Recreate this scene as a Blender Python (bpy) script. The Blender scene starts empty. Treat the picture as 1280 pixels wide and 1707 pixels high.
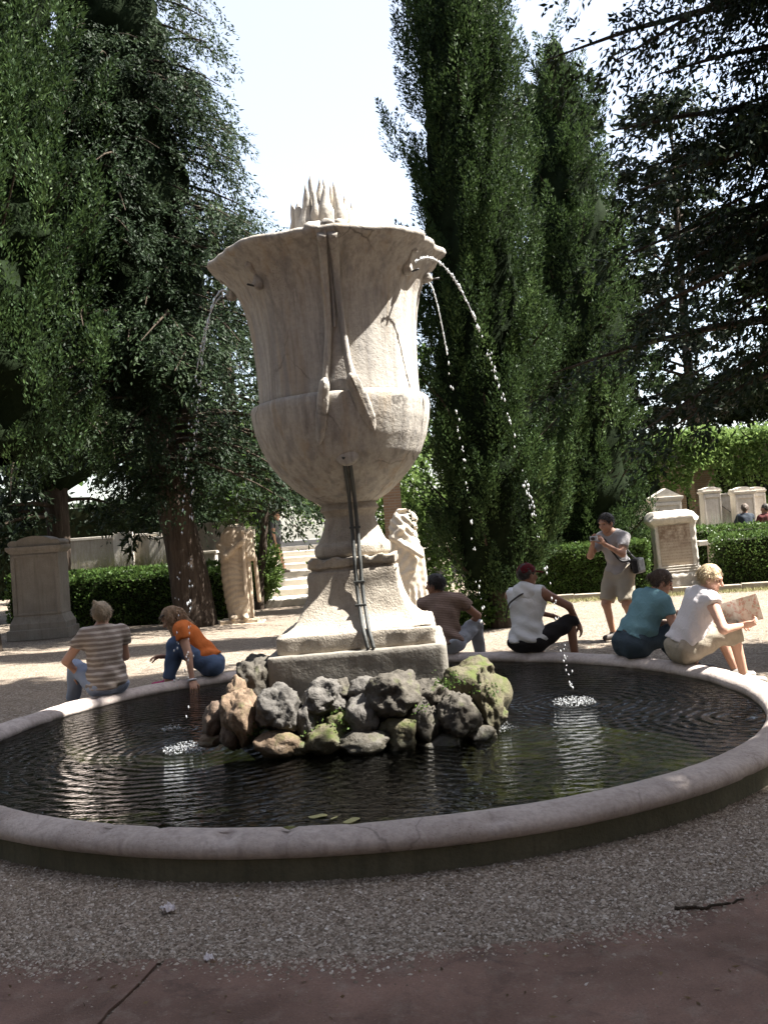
import bpy, bmesh, math, random
import numpy as np
from mathutils import Vector, Matrix

# ------------------------------------------------------------------ camera, sky, sun, exposure
scene = bpy.context.scene
COL = scene.collection
F_PX, PITCH, ROLL, CAM_Z = 1600.0, 0.0207, math.radians(-4.0), 1.59
SUN_EL, SUN_SKEW = math.radians(56.0), math.radians(3.0)      # sun on the right, a touch on the camera's side
cam_d = bpy.data.cameras.new('camera'); cam = bpy.data.objects.new('camera', cam_d); COL.objects.link(cam)
cam_d.sensor_fit = 'VERTICAL'; cam_d.sensor_height = 36.0; cam_d.sensor_width = 27.0
cam_d.lens = 36.0 * F_PX / 1707.0
cam_d.clip_start = 0.05; cam_d.clip_end = 1500.0
_fw = Vector((0, math.cos(PITCH), math.sin(PITCH))); _zu = Vector((0, -math.sin(PITCH), math.cos(PITCH)))
_rt = Vector((1, 0, 0)) * math.cos(ROLL) + _zu * math.sin(ROLL)
_up = Vector((-1, 0, 0)) * math.sin(ROLL) + _zu * math.cos(ROLL)
M = Matrix.Identity(4)
for i in range(3):
    M[i][0] = _rt[i]; M[i][1] = _up[i]; M[i][2] = -_fw[i]
M[2][3] = CAM_Z
cam.matrix_world = M
scene.camera = cam

SUN_DIR = Vector((math.cos(SUN_EL) * math.cos(SUN_SKEW), -math.cos(SUN_EL) * math.sin(SUN_SKEW), math.sin(SUN_EL)))
world = bpy.data.worlds.new('World'); scene.world = world; world.use_nodes = True
wn = world.node_tree; bgn = wn.nodes['Background']
sky = wn.nodes.new('ShaderNodeTexSky'); sky.sky_type = 'NISHITA'; sky.sun_disc = False
sky.sun_elevation = SUN_EL; sky.sun_rotation = math.radians(90) + SUN_SKEW
sky.air_density = 1.0; sky.dust_density = 2.0; sky.ozone_density = 1.0; sky.altitude = 20
haze = wn.nodes.new('ShaderNodeMix'); haze.data_type = 'RGBA'; haze.blend_type = 'ADD'; haze.inputs[0].default_value = 1.0
haze.inputs[7].default_value = (1.75, 1.58, 1.32, 1)          # bright summer haze, the same all over the sky
wn.links.new(sky.outputs[0], haze.inputs[6]); wn.links.new(haze.outputs[2], bgn.inputs[0]); bgn.inputs[1].default_value = 0.064
sun_d = bpy.data.lights.new('sun', 'SUN'); sun_d.energy = 5.0; sun_d.angle = math.radians(0.53); sun_d.color = (1.0, 0.955, 0.88)
sun_o = bpy.data.objects.new('sun', sun_d); COL.objects.link(sun_o); sun_o.location = (20, -5, 40)
sun_o.rotation_euler = SUN_DIR.to_track_quat('Z', 'Y').to_euler()
vs = scene.view_settings
vs.view_transform = 'Standard'; vs.look = 'None'; vs.exposure = 2.2; vs.gamma = 1.0; vs.use_curve_mapping = False
scene.cycles.max_bounces = 8; scene.cycles.transparent_max_bounces = 24
scene.cycles.caustics_reflective = False; scene.cycles.caustics_refractive = False
scene.cycles.sample_clamp_indirect = 6.0

# ------------------------------------------------------------------ helpers
PI = math.pi
def ray(px, py):                       # direction of a photo pixel (1280 x 1707), in the world
    u = (px - 640) / F_PX; v = -(py - 853.5) / F_PX
    return _fw + _rt * u + _up * v
def at(px, py, Y):                     # world point seen at that pixel, Y metres away
    d = ray(px, py); t = Y / d.y
    return Vector((d.x * t, Y, CAM_Z + d.z * t))
def gnd(px, py, z=0.0):                # world point on the level z seen at that pixel
    d = ray(px, py); t = (z - CAM_Z) / d.z
    return Vector((d.x * t, d.y * t, z))

def tag(o, label=None, cat=None, group=None, kind=None):
    if label: o['label'] = label
    if cat: o['category'] = cat
    if group: o['group'] = group
    if kind: o['kind'] = kind
    return o
def empty(name, loc=(0, 0, 0), rz=0, label=None, cat=None, group=None):
    o = bpy.data.objects.new(name, None); COL.objects.link(o)
    o.location = loc; o.rotation_euler = (0, 0, rz); o.empty_display_size = 0.1
    return tag(o, label, cat, group)
def link(name, me, mat=None, parent=None, smooth=False):
    o = bpy.data.objects.new(name, me); COL.objects.link(o)
    if mat is not None and len(me.materials) == 0: me.materials.append(mat)
    if parent is not None: o.parent = parent
    if smooth and len(me.polygons):
        me.polygons.foreach_set('use_smooth', np.ones(len(me.polygons), dtype=bool))
    return o
def np_mesh(name, V, Fq, tint=None):   # V (n,3), Fq (m,k) all faces k-gons
    me = bpy.data.meshes.new(name)
    V = np.ascontiguousarray(V, dtype=np.float32); Fq = np.ascontiguousarray(Fq, dtype=np.int32)
    n, k = Fq.shape
    me.vertices.add(len(V)); me.vertices.foreach_set('co', V.ravel())
    me.loops.add(n * k); me.loops.foreach_set('vertex_index', Fq.ravel())
    me.polygons.add(n); me.polygons.foreach_set('loop_start', np.arange(0, n * k, k, dtype=np.int32))
    me.polygons.foreach_set('loop_total', np.full(n, k, dtype=np.int32))
    if tint is not None:
        a = me.attributes.new('tint', 'FLOAT', 'POINT'); a.data.foreach_set('value', np.ascontiguousarray(tint, dtype=np.float32))
    me.update(calc_edges=True); me.validate()
    return me
def bm_obj(name, bm, mat, parent=None, smooth=False):
    bmesh.ops.recalc_face_normals(bm, faces=bm.faces)
    me = bpy.data.meshes.new(name); bm.to_mesh(me); bm.free()
    return link(name, me, mat, parent, smooth)
def box_bm(sx, sy, sz, bev=0.0, loc=(0, 0, 0), bm=None, rot=None, top=1.0, seg=2):
    """box centred on x, y and standing on z = 0 before it is moved; top scales its upper face"""
    nb = bmesh.new()
    bmesh.ops.create_cube(nb, size=1.0)
    for v in nb.verts:
        s = top if v.co.z > 0 else 1.0
        v.co = Vector((v.co.x * sx * s, v.co.y * sy * s, (v.co.z + .5) * sz))
    if bev > 0: bmesh.ops.bevel(nb, geom=list(nb.edges), offset=bev, segments=seg, affect='EDGES', profile=.6)
    if rot is not None: bmesh.ops.transform(nb, matrix=rot, verts=nb.verts)
    bmesh.ops.translate(nb, vec=Vector(loc), verts=nb.verts)
    if bm is None: return nb
    t = bpy.data.meshes.new('t'); nb.to_mesh(t); nb.free(); bm.from_mesh(t); bpy.data.meshes.remove(t)
    return bm
def roughen(bm, amp, scale, seed=0, cuts=0):
    if cuts: bmesh.ops.subdivide_edges(bm, edges=list(bm.edges), cuts=cuts, use_grid_fill=True)
    from mathutils import noise
    off = Vector((seed * 7.31, seed * 3.17, seed * 1.7))
    for v in bm.verts:
        v.co += noise.noise_vector(v.co * scale + off) * amp
    return bm
def tube_np(P, R, seg=10, caps=True):  # tube along points P with radii R
    P = np.asarray(P, float); R = np.asarray(R, float); n = len(P)
    T = np.gradient(P, axis=0); T /= np.linalg.norm(T, axis=1)[:, None] + 1e-9
    ref = np.array([0.0, 1.0, 0.0]) if abs(T[:, 1]).mean() < .8 else np.array([1.0, 0, 0])
    A = np.cross(T, ref); A /= np.linalg.norm(A, axis=1)[:, None] + 1e-9
    B = np.cross(T, A)
    th = np.linspace(0, 2 * PI, seg, endpoint=False)
    V = P[:, None, :] + R[:, None, None] * (np.cos(th)[None, :, None] * A[:, None, :] + np.sin(th)[None, :, None] * B[:, None, :])
    V = V.reshape(-1, 3)
    i = np.arange(n - 1)[:, None] * seg; j = np.arange(seg)[None, :]; j2 = (j + 1) % seg
    Q = np.stack([i + j, i + j2, i + seg + j2, i + seg + j], -1).reshape(-1, 4)
    if caps:
        c0 = len(V); V = np.vstack([V, P[0], P[-1]])
        a = np.arange(seg); b = (a + 1) % seg
        Q = np.vstack([Q, np.stack([np.full(seg, c0), b, a, a], -1)[:0]])
        # caps as degenerate-free quads: pair of neighbouring triangles
        for base, cc in ((0, c0), ((n - 1) * seg, c0 + 1)):
            for s in range(0, seg - 1, 2):
                q = [cc, base + s, base + s + 1, base + (s + 2) % seg]
                if cc == c0: q = q[::-1]
                Q = np.vstack([Q, q])
    return V, Q
def join_np(parts):
    Vs, Fs, o = [], [], 0
    for V, Fq in parts:
        Vs.append(V); Fs.append(np.asarray(Fq) + o); o += len(V)
    return np.vstack(Vs), np.vstack(Fs)
def tube_obj(name, P, R, mat, parent=None, seg=10):
    R = R if np.ndim(R) else np.full(len(P), R)
    V, Q = tube_np(P, R, seg)
    return link(name, np_mesh(name, V, Q), mat, parent, True)
def smooth_path(P, n):
    P = np.asarray(P, float); t = np.linspace(0, 1, len(P)); s = np.linspace(0, 1, n)
    out = np.stack([np.interp(s, t, P[:, k]) for k in range(P.shape[1])], 1)
    for _ in range(max(1, n // (2 * len(P)))):
        out[1:-1] = (out[:-2] + 2 * out[1:-1] + out[2:]) / 4
    return out
def vnoise(P, seed=0, octaves=3):      # cheap smooth pseudo noise from sums of sines, -1..1
    P = np.asarray(P, float); r = np.random.RandomState(seed); out = np.zeros(P.shape[:-1]); amp = 1.0; tot = 0; fr = 1.0
    for _ in range(octaves):
        for k in range(4):
            w = r.normal(size=P.shape[-1]); w /= np.linalg.norm(w) + 1e-9
            out += amp * np.sin(P @ (w * fr * r.uniform(.8, 1.3)) * 2 * PI + r.uniform(0, 6.28)) / 2.6
        tot += amp; amp *= .5; fr *= 2.07
    return out / tot
def lathe_np(prof, seg=96, rfun=None, close=False):
    prof = np.asarray(prof, float); th = np.linspace(0, 2 * PI, seg, endpoint=False)
    r = prof[:, 0][:, None] * np.ones(seg)[None]; z = prof[:, 1][:, None] * np.ones(seg)[None]
    if rfun is not None: r, z = rfun(r, z, th[None] * np.ones_like(r))
    V = np.stack([r * np.cos(th), r * np.sin(th), z], -1).reshape(-1, 3)
    n = len(prof)
    i = np.arange(n if close else n - 1)[:, None]; i2 = (i + 1) % n; j = np.arange(seg)[None]; j2 = (j + 1) % seg
    return V, np.stack([i * seg + j, i * seg + j2, i2 * seg + j2, i2 * seg + j], -1).reshape(-1, 4)
def resample(prof, n):
    prof = np.asarray(prof, float); d = np.r_[0, np.cumsum(np.hypot(*np.diff(prof, axis=0).T))]
    s = np.linspace(0, d[-1], n)
    return np.stack([np.interp(s, d, prof[:, 0]), np.interp(s, d, prof[:, 1])], 1)

# ------------------------------------------------------------------ signed distance modelling
def nets(fun, lo, hi, h):
    """surface nets of fun(points) < 0 on a grid with step h"""
    lo = np.asarray(lo, float); hi = np.asarray(hi, float)
    n = np.ceil((hi - lo) / h).astype(int) + 1
    ax = [lo[k] + h * np.arange(n[k]) for k in range(3)]
    G = np.stack(np.meshgrid(*ax, indexing='ij'), -1)
    f = fun(G.reshape(-1, 3)).reshape(n)
    ins = f < 0
    c = [f[a:n[0] - 1 + a, b:n[1] - 1 + b, d:n[2] - 1 + d] for a in (0, 1) for b in (0, 1) for d in (0, 1)]
    sgn = np.stack([x < 0 for x in c], -1)
    act = sgn.any(-1) & ~sgn.all(-1)
    idx = -np.ones(act.shape, dtype=np.int64); ids = np.argwhere(act); idx[act] = np.arange(len(ids))
    cv = np.stack([x[act] for x in c], -1)
    off = np.array([(a, b, d) for a in (0, 1) for b in (0, 1) for d in (0, 1)], float)
    acc = np.zeros((len(ids), 3)); cnt = np.zeros(len(ids))
    for i in range(8):
        for j in range(i + 1, 8):
            if np.abs(off[i] - off[j]).sum() != 1: continue
            a, b = cv[:, i], cv[:, j]; m = (a < 0) != (b < 0)
            t = np.where(m, a / np.where(m, a - b, 1), 0)
            acc[m] += off[i] + t[m, None] * (off[j] - off[i]); cnt[m] += 1
    V = lo + h * (ids + acc / cnt[:, None])
    Q = []
    for k in range(3):
        a, b = (k + 1) % 3, (k + 2) % 3
        sl0 = [slice(None)] * 3; sl1 = [slice(None)] * 3
        sl0[k] = slice(0, n[k] - 1); sl1[k] = slice(1, n[k])
        ch = ins[tuple(sl0)] != ins[tuple(sl1)]
        e = np.argwhere(ch)
        e = e[(e[:, a] > 0) & (e[:, b] > 0) & (e[:, a] < n[a] - 1) & (e[:, b] < n[b] - 1)]
        if not len(e): continue
        ea = np.zeros(3, int); ea[a] = 1; eb = np.zeros(3, int); eb[b] = 1
        q = np.stack([idx[tuple((e - ea - eb).T)], idx[tuple((e - eb).T)], idx[tuple(e.T)], idx[tuple((e - ea).T)]], 1)
        fl = ~ins[tuple(e.T)]
        q[fl] = q[fl][:, ::-1]
        Q.append(q)
    return V, np.vstack(Q)
def cap(P, a, b, ra, rb=None, sq=None):     # tapered capsule
    a = np.asarray(a, float); b = np.asarray(b, float); rb = ra if rb is None else rb
    ba = b - a; t = np.clip(((P - a) @ ba) / (ba @ ba + 1e-12), 0, 1)
    return np.linalg.norm(P - a - t[:, None] * ba, axis=1) - (ra + (rb - ra) * t)
def ell(P, c, r, R=None):                   # ellipsoid, R rows are its axes
    q = P - np.asarray(c, float)
    if R is not None: q = q @ np.asarray(R).T
    r = np.asarray(r, float); k0 = np.linalg.norm(q / r, axis=1); k1 = np.linalg.norm(q / (r * r), axis=1)
    return k0 * (k0 - 1) / (k1 + 1e-9)
def smin(a, b, k):
    h = np.clip(.5 + .5 * (b - a) / k, 0, 1)
    return b + (a - b) * h - k * h * (1 - h)
def smin_l(L, k):
    d = L[0]
    for x in L[1:]: d = smin(d, x, k)
    return d
def plane(P, p, n): return (P - np.asarray(p, float)) @ (np.asarray(n, float) / np.linalg.norm(n))

# ------------------------------------------------------------------ materials
class NT:
    def __init__(s, name):
        s.m = bpy.data.materials.new(name); s.m.use_nodes = True; s.t = s.m.node_tree; s.t.nodes.clear()
        s.out = s.n('ShaderNodeOutputMaterial')
    def n(s, typ, **kw):
        nd = s.t.nodes.new(typ)
        for k, v in kw.items():
            if k.startswith('_'): setattr(nd, k[1:], v)
        return nd
    def l(s, a, b): s.t.links.new(a, b)
    def coord(s, scale=(1, 1, 1), kind='Object', rot=(0, 0, 0)):
        tc = s.n('ShaderNodeTexCoord'); mp = s.n('ShaderNodeMapping'); mp.inputs['Scale'].default_value = scale; mp.inputs['Rotation'].default_value = rot
        s.l(tc.outputs[kind], mp.inputs[0]); return mp.outputs[0]
    def noise(s, vec, scale=5, detail=4, rough=.55, dist=0):
        nd = s.n('ShaderNodeTexNoise'); nd.inputs['Scale'].default_value = scale; nd.inputs['Detail'].default_value = detail
        nd.inputs['Roughness'].default_value = rough; nd.inputs['Distortion'].default_value = dist
        s.l(vec, nd.inputs['Vector']); return nd.outputs['Fac']
    def voro(s, vec, scale=20, feat='F1', out='Distance', rnd=1):
        nd = s.n('ShaderNodeTexVoronoi'); nd.feature = feat; nd.inputs['Scale'].default_value = scale; nd.inputs['Randomness'].default_value = rnd
        s.l(vec, nd.inputs['Vector']); return nd.outputs[out]
    def ramp(s, fac, stops, interp='LINEAR'):
        nd = s.n('ShaderNodeValToRGB'); cr = nd.color_ramp; cr.interpolation = interp
        while len(cr.elements) < len(stops): cr.elements.new(.5)
        for e, (p, c) in zip(cr.elements, stops):
            e.position = p; e.color = (c, c, c, 1) if np.ndim(c) == 0 else (*c, 1)
        s.l(fac, nd.inputs[0]); return nd.outputs[0]
    def mix(s, fac, a, b, mode='MIX'):
        nd = s.n('ShaderNodeMix'); nd.data_type = 'RGBA'; nd.blend_type = mode
        for v, i in ((fac, 0), (a, 6), (b, 7)):
            if hasattr(v, 'is_output'): s.l(v, nd.inputs[i])
            else: nd.inputs[i].default_value = v if i == 0 else (*v, 1) if len(v) == 3 else v
        return nd.outputs[2]
    def math(s, op, a, b=0.0, clamp=False):
        nd = s.n('ShaderNodeMath'); nd.operation = op; nd.use_clamp = clamp
        for v, i in ((a, 0), (b, 1)):
            if hasattr(v, 'is_output'): s.l(v, nd.inputs[i])
            else: nd.inputs[i].default_value = v
        return nd.outputs[0]
    def attr(s, name='tint'):
        nd = s.n('ShaderNodeAttribute'); nd.attribute_name = name; return nd.outputs['Fac']
    def bump(s, h, strength=.5, dist=.02):
        nd = s.n('ShaderNodeBump'); nd.inputs['Strength'].default_value = strength; nd.inputs['Distance'].default_value = dist
        s.l(h, nd.inputs['Height']); return nd.outputs[0]
    def pbr(s, col, rough=.8, spec=.3, normal=None, metal=0):
        p = s.n('ShaderNodeBsdfPrincipled')
        for v, k in ((col, 'Base Color'), (rough, 'Roughness'), (spec, 'Specular IOR Level'), (metal, 'Metallic')):
            if hasattr(v, 'is_output'): s.l(v, p.inputs[k])
            else: p.inputs[k].default_value = (*v, 1) if np.ndim(v) == 1 else v
        if normal is not None: s.l(normal, p.inputs['Normal'])
        return p.outputs[0]
    def done(s, sh): s.l(sh, s.out.inputs[0]); return s.m

def m_stone(name, a, b, dark, scale=3.0, streak=0.5, pit=.5, bump=.5, kind='Object', moss=0.0, crack=0.0, ochre=0.0):
    t = NT(name); c = t.coord(kind=kind); cs = t.coord((3.4, 3.4, .22), kind); cf = t.coord((13, 13, .7), kind)
    n1 = t.noise(c, scale, 6, .6); n2 = t.noise(cs, 3.0, 5, .65, .4); n3 = t.noise(c, scale * 14, 3, .6)
    col = t.mix(t.ramp(n1, [(.32, 0.), (.68, 1.)]), a, b)
    col = t.mix(t.math('MULTIPLY', t.ramp(n2, [(.5, 0.), (.72, 1.)]), streak), col, dark)
    col = t.mix(t.math('MULTIPLY', t.ramp(t.noise(cf, 1.6, 4, .6, .3), [(.52, 0.), (.66, 1.)]), streak * .6), col, (dark[0] * 1.15, dark[1] * 1.08, dark[2]))
    pits = t.ramp(t.voro(c, 55), [(.06, 1.), (.22, 0.)])
    pm = t.math('MULTIPLY', t.math('MULTIPLY', pits, t.ramp(n1, [(.5, 0.), (.62, 1.)])), pit)
    col = t.mix(pm, col, (dark[0] * .6, dark[1] * .6, dark[2] * .6))
    col = t.mix(t.math('MULTIPLY', t.ramp(n3, [(.35, 1.), (.6, 0.)]), .25), col, (dark[0], dark[1], dark[2]))
    if ochre > 0:
        oc = t.ramp(t.noise(t.coord((4.5, 4.5, .3), kind, (0, 0, .7)), 2.1, 4, .6, .3), [(.52, 0.), (.68, 1.)]); col = t.mix(t.math('MULTIPLY', oc, ochre), col, (.36, .27, .17))
        gy = t.ramp(t.noise(t.coord((5.5, 5.5, .25), kind, (0, 0, 1.9)), 2.0, 4, .6, .3), [(.52, 0.), (.66, 1.)]); col = t.mix(t.math('MULTIPLY', gy, ochre * 1.1), col, (.20, .20, .205))
    if crack > 0:
        dn = t.n('ShaderNodeTexNoise'); dn.inputs['Scale'].default_value = 3.0; dn.inputs['Detail'].default_value = 5; t.l(c, dn.inputs['Vector'])
        cv = t.n('ShaderNodeMix'); cv.data_type = 'RGBA'; cv.inputs[0].default_value = .22; t.l(t.coord((1, 1, .45), kind), cv.inputs[6]); t.l(dn.outputs['Color'], cv.inputs[7])
        ed = t.ramp(t.voro(cv.outputs[2], 1.9, 'DISTANCE_TO_EDGE'), [(.0, 1.), (.010, 0.)])
        col = t.mix(t.math('MULTIPLY', t.math('MULTIPLY', ed, t.ramp(t.noise(c, 1.3, 2), [(.5, 0.), (.6, 1.)])), crack), col, (.06, .052, .045))
    if moss > 0:
        g = t.n('ShaderNodeNewGeometry'); sx = t.n('ShaderNodeSeparateXYZ'); t.l(g.outputs['Normal'], sx.inputs[0])
        mk = t.math('MULTIPLY', t.ramp(sx.outputs[2], [(.35, 0.), (.8, 1.)]), t.ramp(t.noise(c, 5, 4), [(.5 - moss * .2, 0.), (.62, 1.)]))
        col = t.mix(t.math('MULTIPLY', mk, moss, True), col, (.075, .105, .015))
    h = t.math('ADD', t.math('MULTIPLY', n1, .6), t.math('ADD', t.math('MULTIPLY', n3, .25), t.math('MULTIPLY', pm, -.6)))
    return t.done(t.pbr(col, .86, .25, t.bump(h, bump, .03)))
def m_plain(name, col, rough=.7, var=.25, scale=8, bump=.1, spec=.3, bscale=60):
    t = NT(name); c = t.coord(); n = t.noise(c, scale, 4)
    d = tuple(x * (1 - var) for x in col); e = tuple(min(1, x * (1 + var)) for x in col)
    return t.done(t.pbr(t.mix(n, d, e), rough, spec, t.bump(t.noise(c, bscale, 3), bump, .01)))
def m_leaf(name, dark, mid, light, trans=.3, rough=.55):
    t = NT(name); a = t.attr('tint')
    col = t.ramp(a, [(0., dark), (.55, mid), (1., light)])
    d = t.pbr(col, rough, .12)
    tr = t.n('ShaderNodeBsdfTranslucent'); t.l(t.mix(.5, col, light), tr.inputs[0])
    mx = t.n('ShaderNodeMixShader'); mx.inputs[0].default_value = trans
    t.l(d, mx.inputs[1]); t.l(tr.outputs[0], mx.inputs[2])
    return t.done(mx.outputs[0])
def m_bark(name, a=(.07, .052, .04), b=(.16, .125, .10)):
    t = NT(name); c = t.coord((9, 9, 1.1)); n = t.noise(c, 1.6, 6, .65, .6)
    return t.done(t.pbr(t.mix(t.ramp(n, [(.35, 0.), (.65, 1.)]), a, b), .9, .15, t.bump(n, 1., .06)))
def m_cloth(name, col, var=.18, stripe=None, rough=.85, sdir='Z', sscale=26, fold=.5):
    t = NT(name); c = t.coord(); n = t.noise(c, 7, 4)
    cc = t.mix(n, tuple(x * (1 - var) for x in col), tuple(min(1, x * (1 + var * .6)) for x in col))
    if stripe:
        w = t.n('ShaderNodeTexWave'); w.wave_type = 'BANDS'; w.bands_direction = sdir; w.inputs['Scale'].default_value = sscale
        w.inputs['Distortion'].default_value = 1.2; w.inputs['Detail'].default_value = 2; w.inputs['Detail Scale'].default_value = 1.5
        t.l(c, w.inputs[0]); cc = t.mix(t.ramp(w.outputs[1], [(.45, 0.), (.8, 1.)]), cc, stripe)
    h = t.math('ADD', t.math('MULTIPLY', t.noise(c, 14, 3, .5, 1.2), 1.), t.math('MULTIPLY', t.noise(c, 300, 1), .1))
    return t.done(t.pbr(cc, rough, .15, t.bump(h, fold, .02)))
# ------------------------------------------------------------------ ground, pavement, gravel
CX, CY, RB = -0.24, 7.59, 3.04         # centre and radius of the round basin
RNG = np.random.RandomState(11)

def m_gravel():
    t = NT('gravel'); c = t.coord()
    v = t.n('ShaderNodeTexVoronoi'); v.inputs['Scale'].default_value = 62; t.l(c, v.inputs['Vector'])
    sep = t.n('ShaderNodeSeparateColor'); t.l(v.outputs['Color'], sep.inputs[0])
    col = t.ramp(sep.outputs[0], [(0., (.095, .073, .056)), (.3, (.18, .145, .113)), (.7, (.26, .217, .172)), (1., (.42, .375, .32))])
    big = t.noise(c, .55, 5, .6); mid = t.noise(c, 3.5, 4, .6)
    col = t.mix(t.math('MULTIPLY', t.ramp(big, [(.42, 0.), (.62, 1.)]), .45), col, (.225, .178, .135))
    col = t.mix(t.math('MULTIPLY', t.ramp(mid, [(.5, 0.), (.7, 1.)]), .4), col, (.115, .088, .067))
    h = t.math('ADD', t.math('MULTIPLY', t.ramp(v.outputs['Distance'], [(0., 1.), (.6, 0.)]), .7), t.math('MULTIPLY', t.noise(c, 9, 4), .8))
    return t.done(t.pbr(col, .93, .12, t.bump(h, .9, .02)))
def m_pebble():
    t = NT('pebble'); a = t.attr('tint')
    col = t.ramp(a, [(0., (.13, .10, .075)), (.3, (.26, .21, .165)), (.62, (.38, .325, .265)), (.85, (.48, .425, .365)), (1., (.64, .60, .55))])
    return t.done(t.pbr(col, .9, .2))
def m_pave():
    t = NT('pavement'); c = t.coord(); n = t.noise(c, 1.4, 6, .62); f = t.noise(c, 120, 3, .7); g = t.noise(c, 9, 5, .7)
    col = t.mix(t.ramp(n, [(.36, 0.), (.62, 1.)]), (.135, .083, .062), (.25, .155, .12))
    col = t.mix(t.math('MULTIPLY', t.ramp(g, [(.52, 0.), (.75, 1.)]), .55), col, (.29, .235, .195))
    col = t.mix(t.math('MULTIPLY', t.ramp(f, [(.30, 1.), (.48, 0.)]), .5), col, (.10, .075, .07))
    col = t.mix(t.math('MULTIPLY', t.ramp(f, [(.6, 0.), (.75, 1.)]), .35), col, (.42, .36, .33))
    st = t.noise(c, 3.3, 6, .7, .8)
    col = t.mix(t.math('MULTIPLY', t.ramp(st, [(.54, 0.), (.66, 1.)]), .6), col, (.082, .056, .045))
    sp = t.ramp(t.voro(c, 34), [(.05, 1.), (.10, 0.)]); col = t.mix(t.math('MULTIPLY', sp, .5), col, (.40, .33, .28))
    return t.done(t.pbr(col, .88, .25, t.bump(t.math('ADD', f, t.math('MULTIPLY', g, .8)), .7, .008)))
MG, MPEB, MPV = m_gravel(), m_pebble(), m_pave()
rr = np.r_[RB + .03, np.linspace(RB + .12, 8, 34), np.geomspace(8.6, 260, 40)]
def gz(X, Y):                          # gentle unevenness of the gravel
    d = np.hypot(X - CX, Y - CY)
    return .012 * vnoise(np.stack([X * .35, Y * .35], -1), 5, 3) * np.clip((d - RB - .05) / .8, 0, 1)
seg = 220; th = np.linspace(0, 2 * PI, seg, endpoint=False)
X = CX + rr[:, None] * np.cos(th); Y = CY + rr[:, None] * np.sin(th)
V = np.stack([X, Y, gz(X, Y)], -1).reshape(-1, 3)
i = np.arange(len(rr) - 1)[:, None] * seg; j = np.arange(seg)[None]; j2 = (j + 1) % seg
Q = np.stack([i + j, i + seg + j, i + seg + j2, i + j2], -1).reshape(-1, 4)
tag(link('ground', np_mesh('ground', V, Q), MG, None, True), 'pale gravel ground around the fountain', kind='structure')

# pavement slabs of reddish concrete, with the open joint that runs towards the camera
edge_px = [(-330, 1592), (0, 1604), (150, 1606), (285, 1603), (420, 1607), (560, 1600), (700, 1592), (820, 1580), (920, 1570), (1010, 1552), (1075, 1540), (1130, 1525), (1190, 1506), (1240, 1490), (1290, 1474), (1420, 1440), (1700, 1400)]
EP = [gnd(*p) for p in edge_px]
ee = smooth_path([(p.x, p.y) for p in EP], 120)
ee[:, 1] += .016 * vnoise(ee * 5.0, 3, 3)
def pave_y(x): return np.interp(x, ee[:, 0], ee[:, 1])
ja, jb = gnd(272, 1608), gnd(172, 1707)
def joint_x(y): return ja.x + (jb.x - ja.x) * (y - ja.y) / (jb.y - ja.y)
pv = empty('pavement'); pv['kind'] = 'structure'; pv['label'] = 'reddish concrete pavement in the foreground'
for side in (0, 1):
    bm = bmesh.new()
    gap = .009
    ysj = float(pave_y(ja.x))
    if side == 0:
        pts = [(x, y) for x, y in ee if x < ja.x - gap * 1.4] + [(ja.x - gap, ysj)]
        pts += [(joint_x(y) - gap - .004 * math.sin(y * 23) - .003 * math.sin(y * 57), y) for y in np.linspace(ysj, 1.2, 40)[1:]]
        pts += [(joint_x(1.2) - gap, -5), (-9, -5)]
    else:
        pts = [(ja.x + gap, ysj)] + [(x, y) for x, y in ee if x > ja.x + gap * 1.4] + [(11, -5), (joint_x(1.2) + gap, -5)]
        pts += [(joint_x(y) + gap + .003 * math.sin(y * 31) + .003 * math.sin(y * 47), y) for y in np.linspace(1.2, ysj, 40)[:-1]]
    vt = [bm.verts.new((x, y, .014)) for x, y in pts]; bm.faces.new(vt)
    r = bmesh.ops.extrude_face_region(bm, geom=bm.faces[:])
    for v in r['geom']:
        if isinstance(v, bmesh.types.BMVert): v.co.z -= .05
    bm_obj('slab', bm, MPV, pv)

# loose gravel, real stones near the camera
def pebbles(n, fx, size, name, seed):
    r = np.random.RandomState(seed)
    P = fx(r, n); n = len(P)
    base = np.array([(1, 0, 0), (0, 1, 0), (-1, 0, 0), (0, -1, 0), (0, 0, 1)], float)
    tri = np.array([(0, 1, 4), (1, 2, 4), (2, 3, 4), (3, 0, 4)])
    S = size[0] + (size[1] - size[0]) * r.rand(n) ** 2.2
    J = base[None] * (1 + .55 * (r.rand(n, 5, 1) - .5)) + .22 * (r.rand(n, 5, 3) - .5)
    J = J * (S[:, None, None] * np.stack([r.uniform(.7, 1.3, n), r.uniform(.6, 1.0, n), r.uniform(.4, .75, n)], -1)[:, None, :])
    a = r.uniform(0, 6.28, n); ca, sa = np.cos(a)[:, None], np.sin(a)[:, None]
    X = J[..., 0] * ca - J[..., 1] * sa; Y = J[..., 0] * sa + J[..., 1] * ca
    tl = r.normal(0, .35, (n, 1)); Z = J[..., 2] + tl * X
    V = np.stack([X + P[:, :1], Y + P[:, 1:2], Z + P[:, 2:3] + .05 * S[:, None]], -1).reshape(-1, 3)
    Fq = (tri[None] + 5 * np.arange(n)[:, None, None]).reshape(-1, 3)
    tint = np.repeat(np.clip(r.beta(1.2, 1.7, n), 0, 1), 5)
    return tag(link(name, np_mesh(name, V, Fq, tint), MPEB), kind='stuff')
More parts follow.
